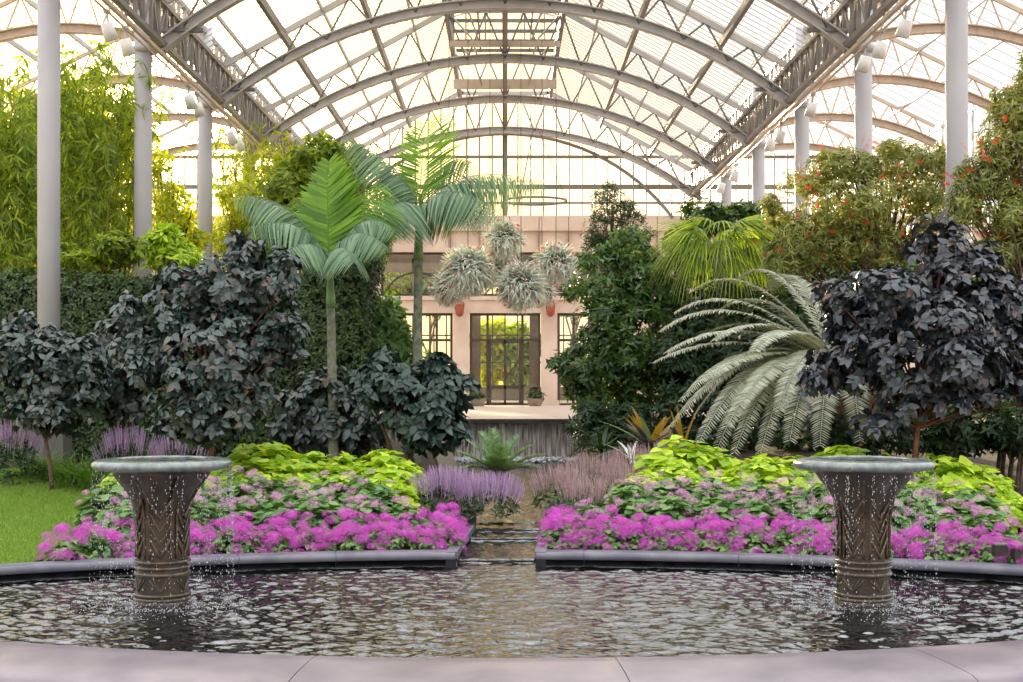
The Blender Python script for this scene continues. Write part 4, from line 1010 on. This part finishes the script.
rosette('low dark green strap-leaved plant beside the weir', 602, 452, 23.5, [('deep', 18, .9, .09, .1, 1.1, .5)], 'strap_plant', 'plant')
rosette('silver-leaved bromeliad in front of the orange-tipped one', 632, 462, 20.5, [('silver', 14, .5, .06, .1, 1.0, .35)])

# ---------------------------------------------------------------- hanging baskets
def basket(px, py, rp, Y, lab):
    c = W(px, py, Y); r = rp * 1.12 * Y / F
    t = thing('hanging_basket', lab, 'hanging basket', c, 'hanging balls of silver plants')
    b = Buf(); a = np.linspace(-PI / 2, PI / 2, 12); lathe(b, [(r * .62 * math.cos(q) + .001, r * .62 * math.sin(q)) for q in a], c, 20); mk('basket_core', b, M['soil'], t)
    n = int(1500 * (rp / 22) ** 2); o = rdir(n); P = c + o * r * rng.uniform(.5, .75, (n, 1)); P[:, 2] = np.where(o[:, 2] < 0, c[2] + (P[:, 2] - c[2]) * .85, P[:, 2])
    d = o + rdir(n) * .55 + np.array([0, 0, .15]); b = Buf(); scatter(b, leaf_t(.13, 4, .7, .02, 'strap'), P, d, o + (0, 0, .8) + rdir(n) * .2, r * rng.uniform(.4, .65, n)); fo_ = mk('foliage', b, M['silver'], t)
    m_ = 34; o = rdir(m_); 
    for k in range(m_):
        b = Buf(); q = c + o[k] * r * .98; scatter(b, leaf_t(.4, 2, .2, .1), np.tile(q, (6, 1)), rdir(6) + o[k], rdir(6), .075); mk('rose_bract', b, M['tulip'], fo_)
    b = Buf(); tz = roofx(c[0]) - .2 if abs(c[0]) > 1.6 else hc(9.9)
    tube(b, [c + (0, 0, r * .5), (c[0], c[1], tz)], .008, 4); mk('wire', b, M['wire'], t)
for a in ((503.5, 240, 18, 36, 'silvery hanging plant ball, the highest of the cluster'),
          (468, 271, 22, 34, 'large silvery hanging plant ball left of the highest one, with a small one tucked below-left'),
          (490, 270, 16, 36.5, 'silvery hanging plant ball wedged directly below the highest one'),
          (449, 288, 16.5, 35.5, 'silvery hanging plant ball at the far left of the cluster'),
          (521, 287, 21, 34, 'large silvery hanging plant ball, lowest at the centre of the cluster'),
          (556, 264, 19, 35, 'silvery hanging plant ball at the upper right of the cluster'),
          (542, 292, 14, 36.5, 'small silvery hanging plant ball low on the right of the cluster')): basket(*a)

# ================================================================ FLOWER BEDS
def head_mesh(nf, r, fl, mat, dome=.75):
    b = Buf(); o = rdir(nf * 2); o = o[o[:, 2] > -.35][:nf]; n = len(o)
    for k in range(5):
        ref = unit(np.cross(o, (0.3, .2, 1.0))); v = np.cross(o, ref); a = 2 * PI * k / 5
        scatter(b, leaf_t(.8, 1, .1, .05), o * r * np.array([1, 1, dome]), ref * math.cos(a) + v * math.sin(a) + o * .2, o, fl)
    return b.mesh('flower_head', mat)
HM = [head_mesh(80, .062, .03, M['mag']) for _ in range(4)]
HP = [head_mesh(34, .05, .03, M['pink'], .6) for _ in range(4)]
HS = [head_mesh(20, .036, .02, M['salmon'], .6) for _ in range(2)]
def mound_mesh(r, h, n, L, mat, T, k=4, droop=.3):
    b = Buf(); o = rdir(n); o[:, 2] = np.abs(o[:, 2]) * .9 + .02; o = unit(o)
    P = o * np.array([r, r, h]) * (.7 + .35 * rng.random((n, 1)))
    whorls(b, T, P, o, k, L, droop, .6); return b.mesh('foliage', mat)
RT = round_t(9, .12); RT = (RT[0] * np.array([1, 1, 1]), RT[1])
MM = [mound_mesh(.18, .22, 50, .07, M['geran'], leaf_t(.7, 2, .2, .1), 4) for _ in range(3)]
MG = [mound_mesh(.36, .48, 210, .10, M['geran'], RT, 3, .35) for _ in range(4)]
ML = [mound_mesh(.44, .52, 170, .125, M['lime'], leaf_t(.85, 3, .2, .1), 4, .3) for _ in range(4)]
def from_mesh(name, me, parent, loc=(0, 0, 0), rz=0, s=1, label=None):
    o = bpy.data.objects.new(name, me); COL.objects.link(o); o.parent = parent; o.location = tuple(float(v) for v in loc)
    o.rotation_euler = (rng.normal() * .25, rng.normal() * .25, rz); o.scale = (s,) * 3
    if label: o['label'] = label
    return o
def bloom_plant(name, label, cat, grp, x, y, fol, heads, nh, r, h, s=1, front=.75):
    z = gy(x, y); t = thing(name, label, cat, (x, y, z), grp)
    f = from_mesh('foliage', random.choice(fol), t, (0, 0, 0), rng.random() * 6.28, s); f.rotation_euler = (0, 0, rng.random() * 6.28)
    for i in range(nh):
        a = rng.uniform(PI, 2 * PI) if rng.random() < front else rng.uniform(0, PI); el = rng.uniform(.15, 1.45) if name != 'magenta_flower' else rng.uniform(-.12, 1.35)
        p = (r * s * math.cos(a) * math.cos(el), r * s * math.sin(a) * math.cos(el), h * s * math.sin(el))
        from_mesh('flower_head', random.choice(heads), t, p, rng.random() * 6.28, rng.uniform(.8, 1.25))
    return t
ybk = lambda x: float(yb(x, RBK + .3))
def chl(y, s): return float(chan(y)[0 if s < 0 else 1])
# magenta edging rows
for s, sd in ((-1, 'left'), (1, 'right')):
    ends = (-4.45, -.72) if s < 0 else (.62, 5.35)
    q = np.arange(ends[0], ends[1] + .01, .255)
    for r_ in range(2):
        for i, x in enumerate(q + (.12 if r_ else 0)):
            if x > ends[1] + .05: continue
            y = ybk(x) + .27 + r_ * .3 + rng.normal() * .03
            bloom_plant('magenta_flower', f'magenta flowering plant in the {"front" if r_ == 0 else "second"} edging row of the {sd} bed', 'flower', f'magenta edging flowers, {sd} bed {"front" if r_ == 0 else "second"} row', x + rng.normal() * .03, y, MM, HM, 17 if r_ == 0 else 9, .22, .28 + .06 * r_, rng.uniform(.85, 1.2))
for s, sd in ((-1, 'left'), (1, 'right')):
    for i, y in enumerate((15.25, 15.6, 15.95, 16.3)):
        bloom_plant('magenta_flower', f'magenta flowering plant at the channel corner of the {sd} bed', 'flower', f'magenta flowers along the channel, {sd} bed', chl(y, s) + s * (.19 + .02 * i), y, MM, HM, 16, .2, .28, 1.05)
# pink geraniums
for s, sd in ((-1, 'left'), (1, 'right')):
    for r_, (dy, hh) in enumerate(((.95, .9), (1.45, 1.0), (2.0, 1.1))):
        xe = (-4.9, -1.05 - .12 * r_) if s < 0 else (.95 + .28 * r_, 5.5)
        for x in np.arange(xe[0] + (.2 if r_ % 2 else 0), xe[1], .46):
            y = ybk(x) + dy
            if s > 0 and x < .95 + r_ * .25: continue
            if s < 0 and x < lawn_edge(y) + .4: continue
            lit = False
            bloom_plant('pink_geranium', f'pink-flowered round-leaved geranium, row {["next to the magenta edging", "two back from the edging", "three back from the edging"][r_]}, {sd} bed', 'flower', f'pink geraniums of the {sd} bed, row {["one", "two", "three"][r_]}', x + rng.normal() * .05, y + rng.normal() * .05, MG, HP, 13 - r_, .42, .58, hh * rng.uniform(.82, 1.12))
# lime foliage plants at the back of the beds
for s, sd in ((-1, 'left'), (1, 'right')):
    for r_, dy in enumerate((2.5, 3.1, 3.7)):
        xe = ((-3.5, -3.8, -4.6)[r_], -1.35 - .1 * r_) if s < 0 else ((1.75, 2.0, 2.3)[r_], 6.2)
        for x in np.arange(xe[0] + .2 * (r_ % 2), xe[1], .5):
            y = ybk(min(x, 5.2)) + dy
            if s > 0 and x < 1.6: y += .0
            bloom_plant('lime_leaved_plant', f'bright lime-leaved plant with a few salmon flowers, {["front", "middle", "back"][r_]} row behind the {sd} fountain bed', 'plant', f'lime-leaved plants of the {sd} bed, {["front", "middle", "back"][r_]} row', x + rng.normal() * .06, y + rng.normal() * .06, ML, HS, int(rng.integers(0, 3)), .42, .56, rng.uniform(.85, 1.2) * (.95, 1.1, 1.35)[r_], .6)
# lavender / mauve spike mounds
def spike_mesh(h, mat):
    b = Buf(); tube(b, [(0, 0, 0), (.01, 0, h * .5), (0, .01, h)], [.004, .003, .002], 4, False)
    n = 40; u = rng.random(n); P = np.stack([0 * u, 0 * u, h * (.35 + .65 * u)], -1)
    scatter(b, leaf_t(.5, 1, .1, .1), P, rdir(n) + (0, 0, .2), rdir(n), .042 * (1.1 - u * .7)); return b
def spikes(name, label, px, py, Y, rx, h, n, mat, fol='deep', z0=None):
    c = W(px, py, Y); z = gy(c[0], Y) if z0 is None else z0
    t = thing(name, label, 'flower', (c[0], Y, z))
    b = Buf(); m_ = int(60 * (rx / .4) ** 2) + 40; o = rdir(m_); o[:, 2] = np.abs(o[:, 2]); P = np.array([c[0], Y, z]) + o * np.array([rx, rx * .8, h * .62])
    whorls(b, leaf_t(.45, 2, .2, .1), P, o, 5, .08, .3, .5); mk('foliage', b, M[fol], t)
    b = Buf(); T_ = [spike_mesh(.22, None) for _ in range(3)]
    for k in range(n):
        a = rng.random() * 6.28; rr = math.sqrt(rng.random()) 
        p = np.array([c[0] + rx * rr * math.cos(a), Y + rx * .8 * rr * math.sin(a), z + h * (.25 + .45 * math.sqrt(max(0, 1 - rr * rr)))])
        tb = T_[k % 3]; th = rng.random() * 6.28; V = np.concatenate(tb.V) * rng.uniform(.8, 1.2)
        lean = np.array([math.cos(a) * rr * .35, math.sin(a) * rr * .35]); V = V.copy(); V[:, 0] += V[:, 2] * lean[0]; V[:, 1] += V[:, 2] * lean[1]
        b.add(V + p, *[f for f in [np.array(f) for f in tb.Fc]])
    mk('flower_spikes', b, mat, t, kind='stuff')
spikes('lavender_mound', 'mound of lavender-purple flower spikes at the channel edge of the left bed', 486, 490, 17.6, .42, .42, 260, M['spike'])
spikes('lavender_mound', 'mound of lavender-purple spikes just left of the one at the channel edge', 446, 485, 17.7, .42, .5, 220, M['spike'])
spikes('lavender_mound', 'lavender-purple flower spikes at the far left edge behind the lawn', 8, 450, 20.3, .55, 1.0, 190, M['spike'])
spikes('lavender_mound', 'lavender-purple spikes below the dark tree behind the left fountain', 128, 445, 19.8, .45, .95, 150, M['spike'])
spikes('lavender_mound', 'lavender-purple spikes half hidden behind the left fountain bowl', 178, 445, 19.4, .4, .9, 110, M['spike'])
for i, (px, Yp, rx, h) in enumerate(((560, 18.2, .34, .45), (592, 18.9, .42, .55), (640, 19.6, .45, .62), (672, 20.2, .4, .65), (585, 17.5, .32, .36), (622, 18.1, .42, .5), (655, 18.7, .42, .58))):
    spikes('mauve_spike_plant', ['small dusty mauve spiky plant at the channel edge of the right bed', 'dusty mauve spiky plant behind the one at the channel edge, right bed', 'dusty mauve spiky plant in front of the bromeliads', 'dusty mauve spiky plant nearest the silver cycad', 'lowest dusty mauve spiky plant, just behind the pink geraniums', 'dusty mauve spiky plant at the left end of the front lime row, right bed', 'dusty mauve spiky plant at the left end of the middle lime row, right bed'][i], px, 490, Yp, rx, h, 130, M['spikeB'], 'camellia')
# grassy tufts by the lawn
for i, (px, Yt) in enumerate(((62, 20.6), (84, 20.0), (40, 21.0), (100, 19.6))):
    c = W(px, 470, Yt); z = gy(c[0], Yt); t = thing('fern_tuft', ['green ferny tuft in front of the nearest left column', 'green ferny tuft at the corner of the lawn', 'green ferny tuft left of the column base at the lawn edge', 'green ferny tuft behind the left end of the flower bed'][i], 'fern', (c[0], Yt, z))
    n = 260; o = rdir(n); o[:, 2] = np.abs(o[:, 2]) + .35; P = np.array([c[0], Yt, z]) + rng.normal(size=(n, 3)) * np.array([.13, .1, 0])
    b = Buf(); scatter(b, leaf_t(.05, 4, .6, .02, 'strap'), P, o, rdir(n) * .2 + (0, 0, 1), rng.uniform(.3, .6, n)); mk('frond_blades', b, M['grassy'], t)
# plant label and low dark posts in the right bed
c = W(920, 494, 15.9); t = thing('plant_label', 'small dark plant label on a stake behind the right fountain', 'sign', (c[0], c[1], gy(*c[:2])))
b = Buf(); box(b, c[0] - .07, c[0] + .07, c[1] - .004, c[1] + .004, c[2] - .04, c[2] + .04); mk('label_plate', b, M['steelD'], t, smooth=False)
b = Buf(); box(b, c[0] - .006, c[0] + .006, c[1] + .004, c[1] + .01, gy(*c[:2]) - .02, c[2]); mk('stake', b, M['steelD'], t, smooth=False)
for i, px in enumerate((998, 1014)):
    x = wx(px, 14.0); y = ybk(x) + .12; z = gy(x, y)
    t = thing('edging_post', f'short dark square post behind the right coping, the {["left", "right"][i]} one of two', 'post', (x, y, z))
    b = Buf(); box(b, x - .06, x + .06, y - .06, y + .06, z - .05, z + .2); mk('post_body', b, M['edge'], t, smooth=False)
    b = Buf(); box(b, x - .066, x + .066, y - .066, y + .066, z + .2, z + .215); mk('post_cap', b, M['steelD'], t, smooth=False)
# ================================================================ CAMERA, SKY, SUN
cam = bpy.data.cameras.new('camera'); co = bpy.data.objects.new('camera', cam); COL.objects.link(co)
co.location = (0, 0, CZ); co.rotation_euler = (PI / 2, 0, 0)
cam.sensor_width = 36; cam.lens = F / 1023 * 36
cam.shift_x = (511.5 - CX) / 1023; cam.shift_y = (HY - 341) / 1023
cam.clip_end = 400
SC.camera = co
SUN = unit(np.array([-305.0, 1400, 262]))
w = bpy.data.worlds.new('sky'); SC.world = w; w.use_nodes = True
nt = w.node_tree; nt.nodes.clear(); L = nt.links.new
out = nt.nodes.new('ShaderNodeOutputWorld'); bg = nt.nodes.new('ShaderNodeBackground')
tc = nt.nodes.new('ShaderNodeTexCoord')
dt = N(nt, 'ShaderNodeVectorMath', operation='DOT_PRODUCT'); dt.inputs[1].default_value = tuple(SUN); L(tc.outputs['Generated'], dt.inputs[0])
def pw(e, k):
    mx = N(nt, 'ShaderNodeMath', operation='MAXIMUM'); L(dt.outputs['Value'], mx.inputs[0]); mx.inputs[1].default_value = 0
    p_ = N(nt, 'ShaderNodeMath', operation='POWER'); L(mx.outputs[0], p_.inputs[0]); p_.inputs[1].default_value = e
    m_ = N(nt, 'ShaderNodeMath', operation='MULTIPLY'); L(p_.outputs[0], m_.inputs[0]); m_.inputs[1].default_value = k
    return m_.outputs[0]
def scaled(col, val):
    v = N(nt, 'ShaderNodeVectorMath', operation='SCALE'); v.inputs[0].default_value = col; L(val, v.inputs['Scale']); return v.outputs[0]
cl = N(nt, 'ShaderNodeTexNoise'); cl.inputs['Scale'].default_value = 3; cl.inputs['Detail'].default_value = 4; L(tc.outputs['Generated'], cl.inputs['Vector'])
rp = N(nt, 'ShaderNodeValToRGB'); rp.color_ramp.elements[0].position = .3; rp.color_ramp.elements[1].position = .7
rp.color_ramp.elements[0].color = (.84, .91, .98, 1); rp.color_ramp.elements[1].color = (1.0, .98, .95, 1)
L(cl.outputs[0], rp.inputs[0])
sx = N(nt, 'ShaderNodeSeparateXYZ'); L(tc.outputs['Generated'], sx.inputs[0])      # overcast sky: zenith three times the horizon
mz = N(nt, 'ShaderNodeMath', operation='MAXIMUM'); L(sx.outputs['Z'], mz.inputs[0]); mz.inputs[1].default_value = 0
zz_ = N(nt, 'ShaderNodeMath', operation='MULTIPLY_ADD'); L(mz.outputs[0], zz_.inputs[0]); zz_.inputs[1].default_value = 1.85; zz_.inputs[2].default_value = .84
base0 = N(nt, 'ShaderNodeVectorMath', operation='SCALE'); L(zz_.outputs[0], base0.inputs['Scale']); L(rp.outputs[0], base0.inputs[0])
base = N(nt, 'ShaderNodeMix', data_type='RGBA'); base.clamp_factor = True; L(pw(17, 1.0), base.inputs[0]); L(base0.outputs[0], base.inputs[6]); base.inputs[7].default_value = (1.6, .95, .2, 1)
a1 = N(nt, 'ShaderNodeVectorMath', operation='ADD'); L(base.outputs[2], a1.inputs[0]); L(scaled((1.0, .72, .3), pw(40, .6)), a1.inputs[1])
a2 = N(nt, 'ShaderNodeVectorMath', operation='ADD'); L(a1.outputs[0], a2.inputs[0]); L(scaled((1.0, .75, .35), pw(160, 9)), a2.inputs[1])
a3 = N(nt, 'ShaderNodeVectorMath', operation='ADD'); L(a2.outputs[0], a3.inputs[0]); L(scaled((1.0, .85, .55), pw(3000, 30)), a3.inputs[1])
L(a3.outputs[0], bg.inputs[0]); bg.inputs[1].default_value = 1; L(bg.outputs[0], out.inputs[0])
sl = bpy.data.lights.new('sun', 'SUN'); sl.energy = 15; sl.angle = .03; sl.color = (1, .78, .48)
so = bpy.data.objects.new('sun', sl); COL.objects.link(so)
so.rotation_euler = Vector(tuple(SUN)).to_track_quat('Z', 'Y').to_euler()
vs_ = SC.view_settings; vs_.view_transform = 'Standard'; vs_.look = 'None'; vs_.gamma = 1; vs_.use_curve_mapping = False
vs_.exposure = .37
SC.cycles.max_bounces = 6; SC.cycles.diffuse_bounces = 3; SC.cycles.glossy_bounces = 3; SC.cycles.transmission_bounces = 4
SC.cycles.transparent_max_bounces = 12; SC.cycles.sample_clamp_indirect = 6
SC.cycles.caustics_reflective = False; SC.cycles.caustics_refractive = False
